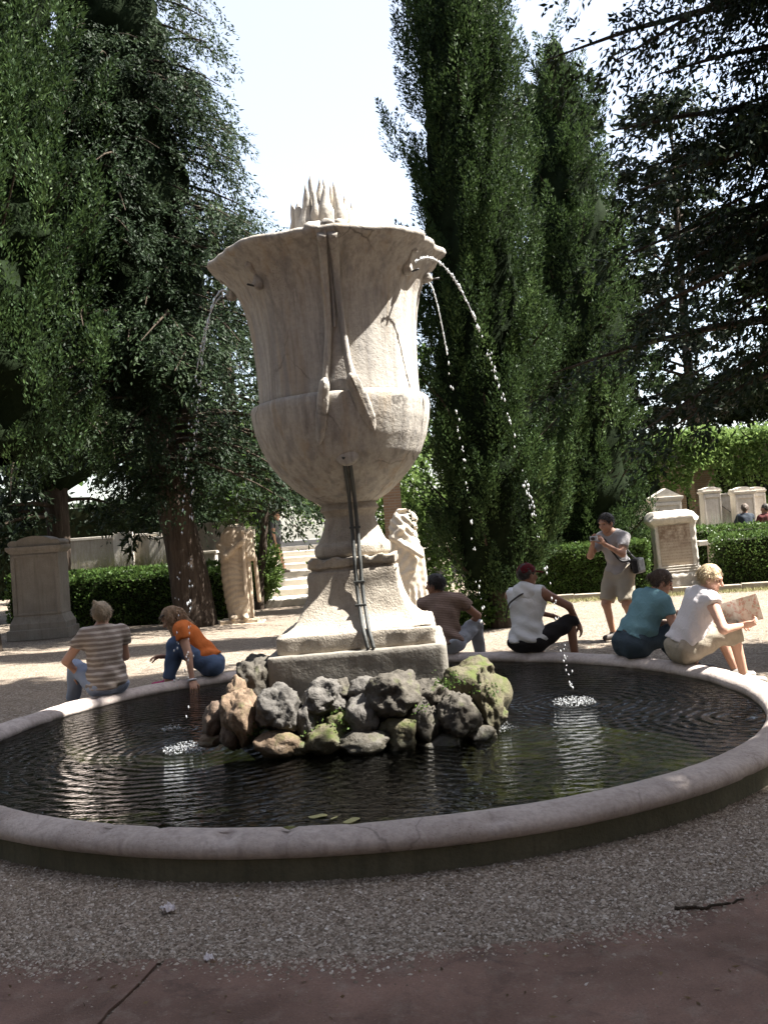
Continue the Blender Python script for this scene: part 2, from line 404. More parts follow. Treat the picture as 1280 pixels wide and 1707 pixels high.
def reg_near(r, n):
    Y = r.uniform(3.2, 6.6, n * 3); X = r.uniform(-.46, .46, n * 3) * Y
    d = np.hypot(X - CX, Y - CY)
    keep = (d > RB + .07) & (r.rand(n * 3) < np.clip((7.4 - Y) / 3.0, .2, 1)) & (Y > pave_y(X) + .07 * r.normal(size=n * 3) - .03 + .05 * np.sin(X * 5))
    P = np.stack([X, Y], 1)[keep][:n]
    return np.c_[P, np.where(P[:, 1] < pave_y(P[:, 0]), .014, gz(P[:, 0], P[:, 1]))]
def reg_pave(r, n):
    X = r.uniform(-2.2, 2.4, n * 4); Y = pave_y(X) - np.abs(r.normal(0, .38, n * 4)) * (.35 + .65 * (X > 0.3))
    k = (Y > 2.7); P = np.stack([X, Y], 1)[k][:n]
    return np.c_[P, np.full(len(P), .014)]
tag(pebbles(54000, reg_near, (.0042, .0125), 'gravel', 1), 'loose gravel stones between basin and pavement')
tag(pebbles(700, reg_pave, (.0025, .010), 'grit', 2), 'scattered grit lying on the reddish pavement')

r = np.random.RandomState(77); n = 260; Yl = r.uniform(2.9, 5.6, n); Xl = r.uniform(-.45, .45, n) * Yl; kk = np.hypot(Xl - CX, Yl - CY) > RB + .1
LIT = np.stack([Xl, Yl, np.full(n, .018)], 1)[kk]
# ------------------------------------------------------------------ basin and water
WZ = 0.135
def m_basin(name, a, b, d, moss):
    return m_stone(name, a, b, d, 2.2, .35, .5, .5)
MRIM = m_stone('rim_stone', (.52, .455, .42), (.39, .335, .305), (.17, .145, .13), 3.0, .4, .8, .55, crack=.5)
MWALL = m_stone('basin_wall', (.135, .125, .085), (.09, .085, .055), (.05, .05, .035), 3.0, .5, .6, .7)
def m_floor():
    t = NT('basin_floor'); c = t.coord(); n = t.noise(c, 1.1, 5, .6); f = t.noise(c, 14, 4)
    col = t.mix(t.ramp(t.noise(c, 1.7, 6, .65, .8), [(.50, 0.), (.66, 1.)]), (.008, .010, .005), (.062, .064, .013))
    return t.done(t.pbr(t.mix(t.math('MULTIPLY', f, .6), col, (.012, .012, .006)), .9, .1, t.bump(f, .5, .03)))
MFLOOR = m_floor()
basin = empty('fountain_basin', (CX, CY, 0), 0, 'large round stone basin with a low rounded rim, full of dark water', 'fountain basin')
rim_prof = []
for a in np.linspace(-35, 215, 22):
    ar = math.radians(a); rim_prof.append((RB + .125 * math.cos(ar) * (1 if math.cos(ar) > 0 else .95), .158 + .066 * math.sin(ar)))
rim_prof += [(RB - .10, .10), (RB + .06, .10)]
def rim_noise(r, z, th):
    P = np.stack([r * np.cos(th), r * np.sin(th), z], -1)
    q = vnoise(P * 2.2, 8, 3); f = vnoise(P * 9, 9, 2)
    chip = np.clip(vnoise(P * 3.1, 21, 2) - .70, 0, 1) * .10
    return r + .008 * q + .003 * f - chip * np.sign(r - RB) * .6, z + .005 * q - chip * .5 * (z > .19)
V, Q = lathe_np(rim_prof, 420, rim_noise, True)
link('rim', np_mesh('rim', V, Q[:, ::-1]), MRIM, basin, True)
V, Q = lathe_np([(RB + .085, .145), (RB + .075, .07), (RB + .08, 0.), (RB + .09, -.05)], 300, lambda r, z, th: (r + .006 * vnoise(np.stack([r * np.cos(th) * 2, r * np.sin(th) * 2, z * 2], -1), 4, 3), z))
link('outer_wall', np_mesh('outer_wall', V, Q), MWALL, basin, True)
V, Q = lathe_np(resample([(RB - .085, .12), (RB - .09, -.2), (RB - .2, -.3), (RB * .5, -.32), (.02, -.30)], 30), 160)
link('basin_floor', np_mesh('basin_floor', V, Q), MFLOOR, basin, True)

SPL = [(gnd(957, 1172, WZ), 1.0), (gnd(312, 1250, WZ), 1.0), (gnd(845, 1216, WZ), .7), (gnd(288, 1216, WZ), .6), (gnd(1235, 1195, WZ), .8)]
def m_water():
    t = NT('water')
    tc = t.n('ShaderNodeTexCoord'); P = tc.outputs['Object']
    def mapped(s):
        mp = t.n('ShaderNodeMapping'); mp.inputs['Scale'].default_value = s; t.l(P, mp.inputs[0]); return mp.outputs[0]
    h = t.math('MULTIPLY', t.noise(mapped((1, 2.1, 1)), 9.0, 3, .55, .6), .50)
    h = t.math('ADD', h, t.math('MULTIPLY', t.noise(mapped((1, 1.6, 1)), 19, 2, .5, .3), .16))
    for (c, w) in SPL:
        vd = t.n('ShaderNodeVectorMath'); vd.operation = 'DISTANCE'; t.l(P, vd.inputs[0]); vd.inputs[1].default_value = (c.x - CX, c.y - CY, 0)
        d = t.math('ADD', vd.outputs['Value'], t.math('MULTIPLY', t.noise(P, 3, 2), .12))
        ring = t.math('MULTIPLY', t.math('SINE', t.math('MULTIPLY', d, 62.0)), t.math('POWER', 2.718, t.math('MULTIPLY', d, -1.3)))
        h = t.math('ADD', h, t.math('MULTIPLY', ring, .40 * w))
    nrm = t.bump(h, .9, .035)
    gl = t.n('ShaderNodeBsdfGlossy'); gl.inputs['Roughness'].default_value = .015; t.l(nrm, gl.inputs['Normal'])
    tr = t.n('ShaderNodeBsdfTransparent'); tr.inputs[0].default_value = (.44, .47, .34, 1)
    fr = t.n('ShaderNodeFresnel'); fr.inputs[0].default_value = 1.33; t.l(nrm, fr.inputs['Normal'])
    mx = t.n('ShaderNodeMixShader'); t.l(fr.outputs[0], mx.inputs[0]); t.l(tr.outputs[0], mx.inputs[1]); t.l(gl.outputs[0], mx.inputs[2])
    return t.done(mx.outputs[0])
MWATER = m_water()
bm = bmesh.new(); bmesh.ops.create_circle(bm, cap_ends=True, segments=200, radius=RB - .093)
for v in bm.verts: v.co.z = 0
w = bm_obj('water', bm, MWATER); w.location = (CX, CY, WZ); tag(w, 'dark rippled water in the round basin', kind='structure')
# ------------------------------------------------------------------ the great stone vase
MV = m_stone('vase_stone', (.52, .488, .435), (.40, .372, .335), (.19, .178, .165), 2.6, .75, .7, .6, crack=.8, ochre=.45)
MVP = m_stone('pedestal_stone', (.44, .395, .33), (.33, .29, .24), (.17, .15, .125), 5.0, .35, .9, .9)
MSLAB = m_stone('plinth_concrete', (.25, .235, .205), (.19, .175, .155), (.105, .095, .08), 3.2, .55, .5, .5)
vase = empty('stone_vase_fountain', (CX, CY, 0), 0, 'colossal pale stone vase on a flared pedestal in the middle of the basin', 'fountain')
vase.rotation_euler = (0, math.radians(-1.0), math.radians(-1.5))
def square_loft(prof, seg_side=14, rough=.006, seed=0):     # square section of half width r at height z
    prof = np.asarray(prof, float); ring = []
    s = np.linspace(-1, 1, seg_side, endpoint=False)
    for a, b in ((s, -np.ones_like(s)), (np.ones_like(s), s), (-s, np.ones_like(s)), (-np.ones_like(s), -s)): ring.append(np.stack([a, b], 1))
    ring = np.vstack(ring)
    rad = np.linalg.norm(ring, axis=1); ring = ring * (1 - .010 * np.clip((rad - 1.25) / .164, 0, 1) ** 2)[:, None]
    n = len(prof); k = len(ring)
    V = np.concatenate([prof[:, None, :1] * ring[None], np.repeat(prof[:, None, 1:], k, 1)], -1).reshape(-1, 3)
    V = V + rough * np.stack([vnoise(V * 4 + 3 * d, seed + d, 3) for d in range(3)], -1)
    i = np.arange(n - 1)[:, None] * k; j = np.arange(k)[None]; j2 = (j + 1) % k
    return V, np.stack([i + j, i + j2, i + k + j2, i + k + j], -1).reshape(-1, 4)
def densify(prof, step):
    out = [prof[0]]
    for a, b in zip(prof[:-1], prof[1:]):
        k = max(1, int(math.hypot(b[0] - a[0], b[1] - a[1]) / step)); out += [(a[0] + (b[0] - a[0]) * i / k, a[1] + (b[1] - a[1]) * i / k) for i in range(1, k + 1)]
    return out
def sq(name, prof, mat, n=20, rough=.006, seed=0, side=16):
    V, Q = square_loft(densify(prof, .03), side, rough, seed)
    return link(name, np_mesh(name, V, Q), mat, vase, False)
sq('plinth', [(.02, -.28), (.655, -.28), (.655, .738), (.647, .747), (.02, .75)], MSLAB, 44, .004, 1, 24)
sq('base_slab', [(.02, .745), (.583, .746), (.588, .868), (.578, .882), (.02, .888)], MVP, 36, .009, 2, 24)
fl = [(.565, .882)]
for t in np.linspace(0, 1, 14): fl.append((.345 + .215 * (1 - math.sin(t * PI / 2)) , .89 + .40 * (1 - math.cos(t * PI / 2)) ** .9))
fl += [(.335, 1.32)]
o = sq('flared_foot', fl, MVP, 30, .010, 3, 24)
o.data.polygons.foreach_set('use_smooth', np.ones(len(o.data.polygons), bool))
# weathered square block with bitten-out courses
def blockf(P):
    q = np.abs(P[:, :2]) - .335
    d = np.maximum(np.maximum(q[:, 0], q[:, 1]), np.maximum(1.30 - P[:, 2], P[:, 2] - 1.415))
    d = d + .016 * vnoise(P * 7, 3, 3)
    groove = np.abs(P[:, 2] - 1.335) - .010
    d = np.maximum(d, -np.maximum(groove, -(np.maximum(q[:, 0], q[:, 1]) + .03)))
    bite = np.linalg.norm((P - np.array([.12, -.35, 1.32])) / np.array([.22, .05, .055]), axis=1) - 1
    return np.maximum(d, -bite * .05)
V, Q = nets(blockf, (-.40, -.40, 1.27), (.40, .40, 1.45), .014)
link('square_block', np_mesh('square_block', V, Q), MVP, vase, True)
V, Q = lathe_np(resample([(.01, 1.41), (.275, 1.412), (.30, 1.44), (.303, 1.49), (.292, 1.515), (.265, 1.535), (.235, 1.60), (.205, 1.68), (.195, 1.73), (.215, 1.77), (.235, 1.785), (.225, 1.81), (.205, 1.84)], 60), 72,
                lambda r, z, th: (r * (1 + .012 * vnoise(np.stack([np.cos(th) * 2, np.sin(th) * 2, z * 3], -1), 6, 3)), z))
link('stem', np_mesh('stem', V, Q), MVP, vase, True)
bowl = [(.18, 1.82), (.235, 1.845), (.33, 1.90), (.43, 1.985), (.52, 2.08), (.60, 2.19), (.655, 2.32), (.69, 2.45), (.705, 2.565), (.702, 2.61), (.688, 2.635), (.64, 2.645), (.60, 2.65)]
def bowl_noise(r, z, th):
    P = np.stack([np.cos(th) * 1.2, np.sin(th) * 1.2, z], -1)
    return r * (1 + .008 * vnoise(P * 1.2, 2, 3)), z + .006 * vnoise(P * 1.5, 12, 2) * (r > .5)
V, Q = lathe_np(resample(bowl, 60), 150, bowl_noise)
link('bowl', np_mesh('bowl', V, Q), MV, vase, True)
body = [(.60, 2.60), (.636, 2.64), (.632, 2.75), (.634, 2.9), (.640, 3.05), (.649, 3.18), (.664, 3.30), (.69, 3.42), (.735, 3.53), (.80, 3.62), (.865, 3.685), (.915, 3.715), (.935, 3.735), (.928, 3.765), (.88, 3.775), (.74, 3.74), (.63, 3.62), (.58, 3.45), (.01, 3.40)]
def body_noise(r, z, th):
    P = np.stack([np.cos(th), np.sin(th), z * .35], -1)
    hi = np.clip((z - 2.7) / .9, 0, 1) * (r > .6)
    lob = .017 * np.cos(9 * th + .8) + .006 * vnoise(P * 2.0, 31, 3)
    lip = np.clip((r - .80) / .12, 0, 1)
    jag = .009 * vnoise(np.stack([np.cos(th) * 3, np.sin(th) * 3], -1), 17, 3)
    brk = np.exp(-((th - 6.05) / .13) ** 2) * .055 + np.exp(-((th - .12) / .1) ** 2) * .035 + np.exp(-((th - 5.75) / .05) ** 2) * .025
    scal = -.006 * np.abs(np.sin(th * 9))
    return r * (1 + lob * hi) + lip * (jag + scal - brk), z + lip * (.006 * vnoise(np.stack([np.cos(th) * 2.5, np.sin(th) * 2.5], -1), 19, 3))
BP = resample(body, 96)
V, Q = lathe_np(BP, 190, body_noise)
link('vase_body', np_mesh('vase_body', V, Q), MV, vase, True)
outer = np.array(body[:13])
def body_r(z): return float(np.interp(z, outer[1:12, 1], outer[1:12, 0]))
bo = np.array(bowl)
def bowl_r(z): return float(np.interp(z, bo[:11, 1], bo[:11, 0]))
def on_front(x, z, off, rf): r = rf(z) + off; return (x, -math.sqrt(max(1e-4, r * r - x * x)), z)
# the two stems that climb the front, the leaves at their feet and the shells at the lip
def ribbon(name, pts, w, off, rf, n=40):
    P = np.array([on_front(x, z, off, rf) for x, z in smooth_path(pts, n)])
    return tube_obj(name, P, np.asarray(np.interp(np.linspace(0, 1, n), np.linspace(0, 1, len(w)), w)), MV, vase, 10)
lf, rf_ = [(.030, 3.70), (.018, 3.52), (.012, 3.3), (.005, 3.1), (-.02, 2.9), (-.045, 2.74), (-.06, 2.64)], [(.105, 3.70), (.10, 3.5), (.098, 3.3), (.108, 3.05), (.12, 2.85), (.15, 2.68)]
ribbon('stem_ridge', lf, [.036, .030, .028, .026, .028, .038], .034, body_r)
ribbon('stem_ridge', rf_, [.036, .028, .026, .026, .028, .038], .040, body_r)
ribbon('stem_ridge', [(.062, 3.69), (.06, 3.4), (.055, 3.2), (.05, 3.1)], [.022, .018, .016, .012], .012, body_r)
def leaf_f(tip, root, w, rf):
    def f(P):
        a = np.array(on_front(root[0], root[1], .035, rf)); b = np.array(on_front(tip[0], tip[1], .012, rf))
        ba = b - a; t = np.clip(((P - a) @ ba) / (ba @ ba), 0, 1)
        q = P - a - t[:, None] * ba
        sidev = np.cross(ba / np.linalg.norm(ba), [0, -1, 0]); sidev /= np.linalg.norm(sidev)
        s = q @ sidev; n = np.linalg.norm(q - s[:, None] * sidev, axis=1)
        ww = w * np.sqrt(np.clip(1 - t, 0, 1)) * (.55 + .9 * t) + .008
        return np.hypot(s / ww, n / (.030 * (1 - .6 * t) + .006)) * .02 - .02 + .0015 * vnoise(P * 9, 4, 2) - .006 * np.exp(-(s / .01) ** 2)
    return f
for nm, tip, root, w in (('stone_leaf', (-.135, 2.27), (-.055, 2.68), .052), ('stone_leaf', (.265, 2.34), (.145, 2.70), .070)):
    rfun = lambda z: max(bowl_r(min(z, 2.61)), .66)
    rfb = lambda z: bowl_r(min(z, 2.60)) + (.0 if z < 2.6 else 0.01)
    f = leaf_f(tip, root, w, rfb)
    V, Q = nets(f, (min(tip[0], root[0]) - .14, -.86, tip[1] - .06), (max(tip[0], root[0]) + .14, -.50, root[1] + .10), .010)
    link(nm, np_mesh(nm, V, Q), MV, vase, True)
tube_obj('stone_bud', [on_front(-.05, 2.66, .05, body_r), on_front(-.052, 2.72, .04, body_r), on_front(-.05, 2.79, .022, body_r)], [.03, .028, .010], MV, vase)
for x, z, r in ((-.02, 3.755, .075), (.075, 3.775, .06), (.155, 3.765, .058), (.03, 3.71, .055), (.11, 3.715, .05)):
    bm = bmesh.new(); bmesh.ops.create_icosphere(bm, subdivisions=3, radius=r)
    for v in bm.verts: v.co.z *= .75; v.co.y *= .8
    roughen(bm, .018, 14, int(x * 100) + 40)
    q = on_front(x, min(z, 3.72), -.035, body_r); bmesh.ops.translate(bm, vec=(q[0], q[1], z), verts=bm.verts)
    bm_obj('shell_knob', bm, MV, vase, True)
# small masks under the lip with their water spouts
MDARK = m_plain('dark_metal', (.035, .035, .036), .55, .4, 20, .2, .4)
for th_, z in ((-2.30, 3.50), (-.62, 3.53), (-.12, 3.55), (-3.0, 3.55), (.9, 3.5), (2.2, 3.5)):
    r = body_r(z); c = np.array([r * math.cos(th_), r * math.sin(th_), z]); rad = np.array([math.cos(th_), math.sin(th_), 0])
    def f(P, c=c, rad=rad):
        d = ell(P, c + rad * .015, (.042, .042, .055)); d = smin(d, ell(P, c + rad * .045 + np.array([0, 0, -.02]), (.026, .026, .024)), .015)
        d = smin(d, cap(P, c + np.array([0, 0, .04]), c + rad * .09 + np.array([0, 0, .12]), .022, .03), .025)
        return d + .007 * vnoise(P * 20, 6, 2)
    V, Q = nets(f, c - .2, c + .22, .010)
    link('mask', np_mesh('mask', V, Q), MV, vase, True)
    tube_obj('spout', [c + rad * .04 + np.array([0, 0, -.03]), c + rad * .12 + np.array([0, 0, -.025])], .008, MDARK, vase, 8)
# spiky crown of stone reeds rising out of the vase
sp = [(-.245, -.02, 4.27, .045), (-.19, -.10, 4.25, .05), (-.165, .06, 4.31, .05), (-.125, -.15, 4.35, .052), (-.07, -.06, 4.46, .05), (-.05, -.17, 4.31, .05), (.0, -.10, 4.42, .055), (.015, .06, 4.47, .045), (.035, -.17, 4.36, .055),
      (.075, -.05, 4.38, .05), (.095, .08, 4.39, .045), (.125, -.13, 4.36, .05), (.165, -.03, 4.32, .045), (.20, -.08, 4.28, .045), (.245, .0, 4.24, .045), (-.02, .14, 4.38, .05), (-.10, .15, 4.33, .05), (.10, .17, 4.3, .05)]
r = np.random.RandomState(5)
for k, (x, y, zt, w) in enumerate(sp):
    zs = np.linspace(3.45, zt, 16); t = (zs - 3.45) / (zt - 3.45)
    rad = w * 1.75 * np.clip(1 - t ** 3.0, .05, 1) * (1 + .16 * np.sin(zs * 27 + k * 2.1) + .08 * np.sin(zs * 61 + k))
    P = np.stack([x * (1.04 - .10 * t) + .010 * np.sin(zs * 13 + k), y * (1.04 - .1 * t) + .010 * np.cos(zs * 11 + k * 1.7), zs], 1)
    V, Q = tube_np(P, rad, 10)
    ax = np.arctan2(V[:, 1] - y, V[:, 0] - x); V[:, 0] = x + (V[:, 0] - x) * (1 + .12 * np.cos(3 * ax + k)); 
    link('reed_spike', np_mesh('reed_spike', V, Q), MV, vase, True)
for k in range(11):                    # ragged stone webs between the reeds
    a, b = sp[k % 15], sp[(k + 2) % 15]
    z = 3.85 + .25 * r.rand()
    tube_obj('reed_web', smooth_path([(a[0], a[1], z), ((a[0] + b[0]) / 2, (a[1] + b[1]) / 2, z + .04), (b[0], b[1], z + .03 * r.normal())], 6), [.03, .026, .022, .022, .026, .03], MV, vase, 8)
# twin lead pipes from the boss on the bowl down to the plinth
boss = on_front(.055, 2.16, -.01, bowl_r)
bm = bmesh.new(); bmesh.ops.create_uvsphere(bm, u_segments=20, v_segments=10, radius=.085)
for v in bm.verts: v.co.y *= .35; v.co.z *= .8
roughen(bm, .008, 20, 3); bmesh.ops.translate(bm, vec=boss, verts=bm.verts); bm_obj('pipe_boss', bm, MV, vase, True)
MPIPE = m_plain('lead_pipe', (.055, .058, .056), .6, .4, 12, .3, .4)
for dx, top in ((.028, 2.16), (.068, 2.15)):
    P = [on_front(dx, top, .012, bowl_r), on_front(dx, 2.02, .018, bowl_r), (dx, -.36, 1.90), (dx, -.325, 1.78), (dx, -.315, 1.6), (dx, -.345, 1.46), (dx + .002, -.37, 1.40), (dx, -.375, 1.28), (dx + .005, -.405, 1.12), (dx + .018, -.47, 1.0), (dx + .03, -.585, .91), (dx + .045, -.625, .83), (dx + .06, -.64, .752)]
    tube_obj('pipe', smooth_path(P, 70), .015, MPIPE, vase, 10)
for z, y in ((1.63, -.318), (1.22, -.385), (1.05, -.44)):
    bm = box_bm(.085, .022, .018, .004, (.05, y - .008, z)); bm_obj('pipe_clip', bm, MPIPE, vase)

# ------------------------------------------------------------------ rock mound round the plinth
def m_rock(name, a, b, moss):
    t = NT(name); c = t.coord(); n = t.noise(c, 6, 6, .65); f = t.noise(c, 38, 4, .7)
    oi = t.n('ShaderNodeObjectInfo')
    col = t.mix(t.ramp(n, [(.35, 0.), (.65, 1.)]), a, b)
    col = t.mix(t.math('MULTIPLY', t.ramp(f, [(.3, 1.), (.5, 0.)]), .6), col, (.035, .03, .024))
    col = t.mix(t.math('MULTIPLY', t.ramp(f, [(.6, 0.), (.75, 1.)]), .2), col, (.26, .24, .21))
    g = t.n('ShaderNodeNewGeometry'); sx = t.n('ShaderNodeSeparateXYZ'); t.l(g.outputs['Normal'], sx.inputs[0])
    mk = t.math('MULTIPLY', t.ramp(sx.outputs[2], [(.1, 0.), (.7, 1.)]), t.ramp(t.noise(c, 7, 4), [(.64 - .22 * moss, 0.), (.80 - .22 * moss, 1.)]))
    col = t.mix(mk, col, (.055, .07, .012))
    pz = t.n('ShaderNodeSeparateXYZ'); t.l(g.outputs['Position'], pz.inputs[0])
    wet = t.ramp(t.math('ADD', pz.outputs[2], t.math('MULTIPLY', n, .16)), [(.22, 1.), (.36, 0.)])       # splashed and soaked near the water
    col = t.mix(t.math('MULTIPLY', wet, .75), col, (.03, .028, .018))
    h = t.math('ADD', n, t.math('MULTIPLY', f, .5))
    return t.done(t.pbr(col, t.math('SUBTRACT', .8, t.math('MULTIPLY', wet, .45)), .35, t.bump(h, .8, .025)))
MRK = [m_rock('rock_grey', (.135, .126, .115), (.065, .06, .054), .1), m_rock('rock_brown', (.14, .095, .065), (.07, .05, .038), .2), m_rock('rock_dark', (.045, .040, .033), (.095, .084, .067), .3), m_rock('rock_mossy', (.07, .062, .035), (.12, .105, .065), 1.0), m_rock('rock_sunlit', (.23, .16, .105), (.10, .068, .045), .4)]  # last mix is paler and warm: sunlight painted into the left boulders
mound = empty('rock_mound', (CX, CY, 0), 0, 'heap of rough mossy boulders around the foot of the stone vase', 'rocks')
rocks = [  # photo x, y, width, height (px), depth, material
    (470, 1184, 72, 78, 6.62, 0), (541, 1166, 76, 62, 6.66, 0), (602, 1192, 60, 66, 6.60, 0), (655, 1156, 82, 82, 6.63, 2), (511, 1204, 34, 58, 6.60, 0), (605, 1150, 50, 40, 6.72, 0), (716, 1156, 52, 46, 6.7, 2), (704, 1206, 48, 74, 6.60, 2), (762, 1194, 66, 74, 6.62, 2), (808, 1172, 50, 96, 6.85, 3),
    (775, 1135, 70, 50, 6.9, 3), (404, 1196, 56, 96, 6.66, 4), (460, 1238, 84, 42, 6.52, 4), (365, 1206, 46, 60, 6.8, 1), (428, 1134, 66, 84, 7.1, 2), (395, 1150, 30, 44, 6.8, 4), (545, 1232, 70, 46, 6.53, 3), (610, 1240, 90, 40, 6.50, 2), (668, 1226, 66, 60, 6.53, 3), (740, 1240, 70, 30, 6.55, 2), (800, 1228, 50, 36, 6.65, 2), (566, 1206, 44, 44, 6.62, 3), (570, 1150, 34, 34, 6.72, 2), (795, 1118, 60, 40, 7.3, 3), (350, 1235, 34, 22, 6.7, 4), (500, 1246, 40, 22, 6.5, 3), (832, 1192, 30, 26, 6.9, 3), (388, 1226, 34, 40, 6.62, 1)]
r = np.random.RandomState(9)
for k, (px, py, w, h, Yd, mi) in enumerate(rocks):
    c = at(px, py, Yd); sx, sz = w * Yd / F_PX / 2 * 1.16, h * Yd / F_PX / 2 * 1.16; sy = (sx + sz) * .5 * 1.1
    bm = bmesh.new(); bmesh.ops.create_icosphere(bm, subdivisions=5 if w * h > 4600 else 4, radius=1.0)
    from mathutils import noise as mnoise
    off = Vector((k * 3.1, k * 1.7, k * 5.3))
    for _ in range(7):                  # facets knocked off
        nrm = Vector(r.normal(size=3)); nrm.normalize(); d = r.uniform(.62, .85)
        for v in bm.verts:
            e = v.co.dot(nrm) - d
            if e > 0: v.co -= nrm * e * .92
    for v in bm.verts:
        p = v.co.copy(); v.co += p.normalized() * (.18 * mnoise.noise(p * 1.6 + off) + .11 * mnoise.noise(p * 3.7 + off) - .16 * max(0, .12 - abs(mnoise.noise(p * 2.3 + off))) + .055 * mnoise.noise(p * 9 + off) + .03 * mnoise.noise(p * 19 + off))
        v.co = Vector((v.co.x * sx, v.co.y * sy, v.co.z * sz))
    bmesh.ops.transform(bm, matrix=Matrix.Rotation(r.uniform(-.25, .25), 4, 'Y'), verts=bm.verts)
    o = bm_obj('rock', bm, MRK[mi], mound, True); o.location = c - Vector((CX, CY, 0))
for k in range(16):                     # boulders round the sides and the back
    a = math.radians(-20 + 220 * k / 15); q = r.uniform(.85, 1.0); s = r.uniform(.13, .22)
    bm = bmesh.new(); bmesh.ops.create_icosphere(bm, subdivisions=3, radius=1.0); off = Vector((k * 2.3, 9, k))
    for v in bm.verts:
        p = v.co.copy(); v.co += p * (.3 * mnoise.noise(p * 1.4 + off) + .1 * mnoise.noise(p * 4 + off)); v.co *= s
    o = bm_obj('rock', bm, MRK[(k * 2 + 1) % 4], mound, True); o.location = (q * math.cos(a), q * math.sin(a), .16 + .12 * r.rand())
# low core of cemented rubble that the boulders sit in
def coref(P):
    d = np.linalg.norm(P[:, :2], axis=1)
    return (d - .93 + .1 * vnoise(P * 2.5, 3, 3)) * .6 + np.maximum(0, P[:, 2] - .30 + .25 * (d - .7)) - .0
V, Q = nets(coref, (-1.15, -1.15, -.3), (1.15, 1.15, .6), .05)
link('rubble_core', np_mesh('rubble_core', V, Q), MRK[2], mound, True)
# ------------------------------------------------------------------ foliage
def unit(a): return a / (np.linalg.norm(a, axis=-1, keepdims=True) + 1e-9)
def leaves(name, C, D, L, W, tint, mat, parent=None, r=None, flat=0.0, rooty=.42, nd=None, nj=.55):
    """one small pointed blade (a quad) per leaf"""
    r = r or np.random.RandomState(1); n = len(C); D = unit(D)
    S = np.cross(D, unit(r.normal(size=(n, 3)) + np.array([0, 0, flat])) if nd is None else unit(unit(nd) + nj * r.normal(size=(n, 3)))); S = unit(S)   # blades of one spray lie alike
    N = np.cross(D, S)
    L = np.broadcast_to(L, (n,))[:, None]; W = np.broadcast_to(W, (n,))[:, None]
    mid = C + D * L * rooty + N * L * .06
    V = np.stack([C, mid + S * W * .5, C + D * L, mid - S * W * .5], 1).reshape(-1, 3)
    Fq = np.arange(4 * n, dtype=np.int32).reshape(n, 4)
    return link(name, np_mesh(name, V, Fq, np.repeat(np.clip(tint, 0, 1), 4)), mat, parent)
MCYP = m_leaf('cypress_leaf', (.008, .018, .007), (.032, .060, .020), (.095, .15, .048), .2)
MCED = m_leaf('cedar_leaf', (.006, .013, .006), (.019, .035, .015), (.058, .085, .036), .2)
MDEEP = m_leaf('dark_needle', (.007, .013, .006), (.015, .026, .011), (.036, .052, .020), .14)
MBROAD = m_leaf('broad_leaf', (.020, .042, .012), (.055, .10, .024), (.12, .18, .045), .35, .4)
MVINE = m_leaf('vine_leaf', (.045, .080, .020), (.11, .18, .045), (.22, .30, .10), .42, .4)
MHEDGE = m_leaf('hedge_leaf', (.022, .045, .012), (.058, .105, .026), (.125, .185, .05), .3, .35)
MGRASS = m_leaf('dry_grass', (.11, .12, .05), (.26, .255, .12), (.42, .39, .21), .3)
MLAV = m_leaf('lavender_leaf', (.07, .095, .06), (.15, .18, .12), (.26, .28, .20), .3)
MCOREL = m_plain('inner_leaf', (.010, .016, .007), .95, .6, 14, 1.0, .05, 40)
MBARK = m_bark('bark', (.035, .026, .02), (.085, .066, .052)); MTWIG = m_bark('twig', (.035, .027, .02), (.075, .058, .042))

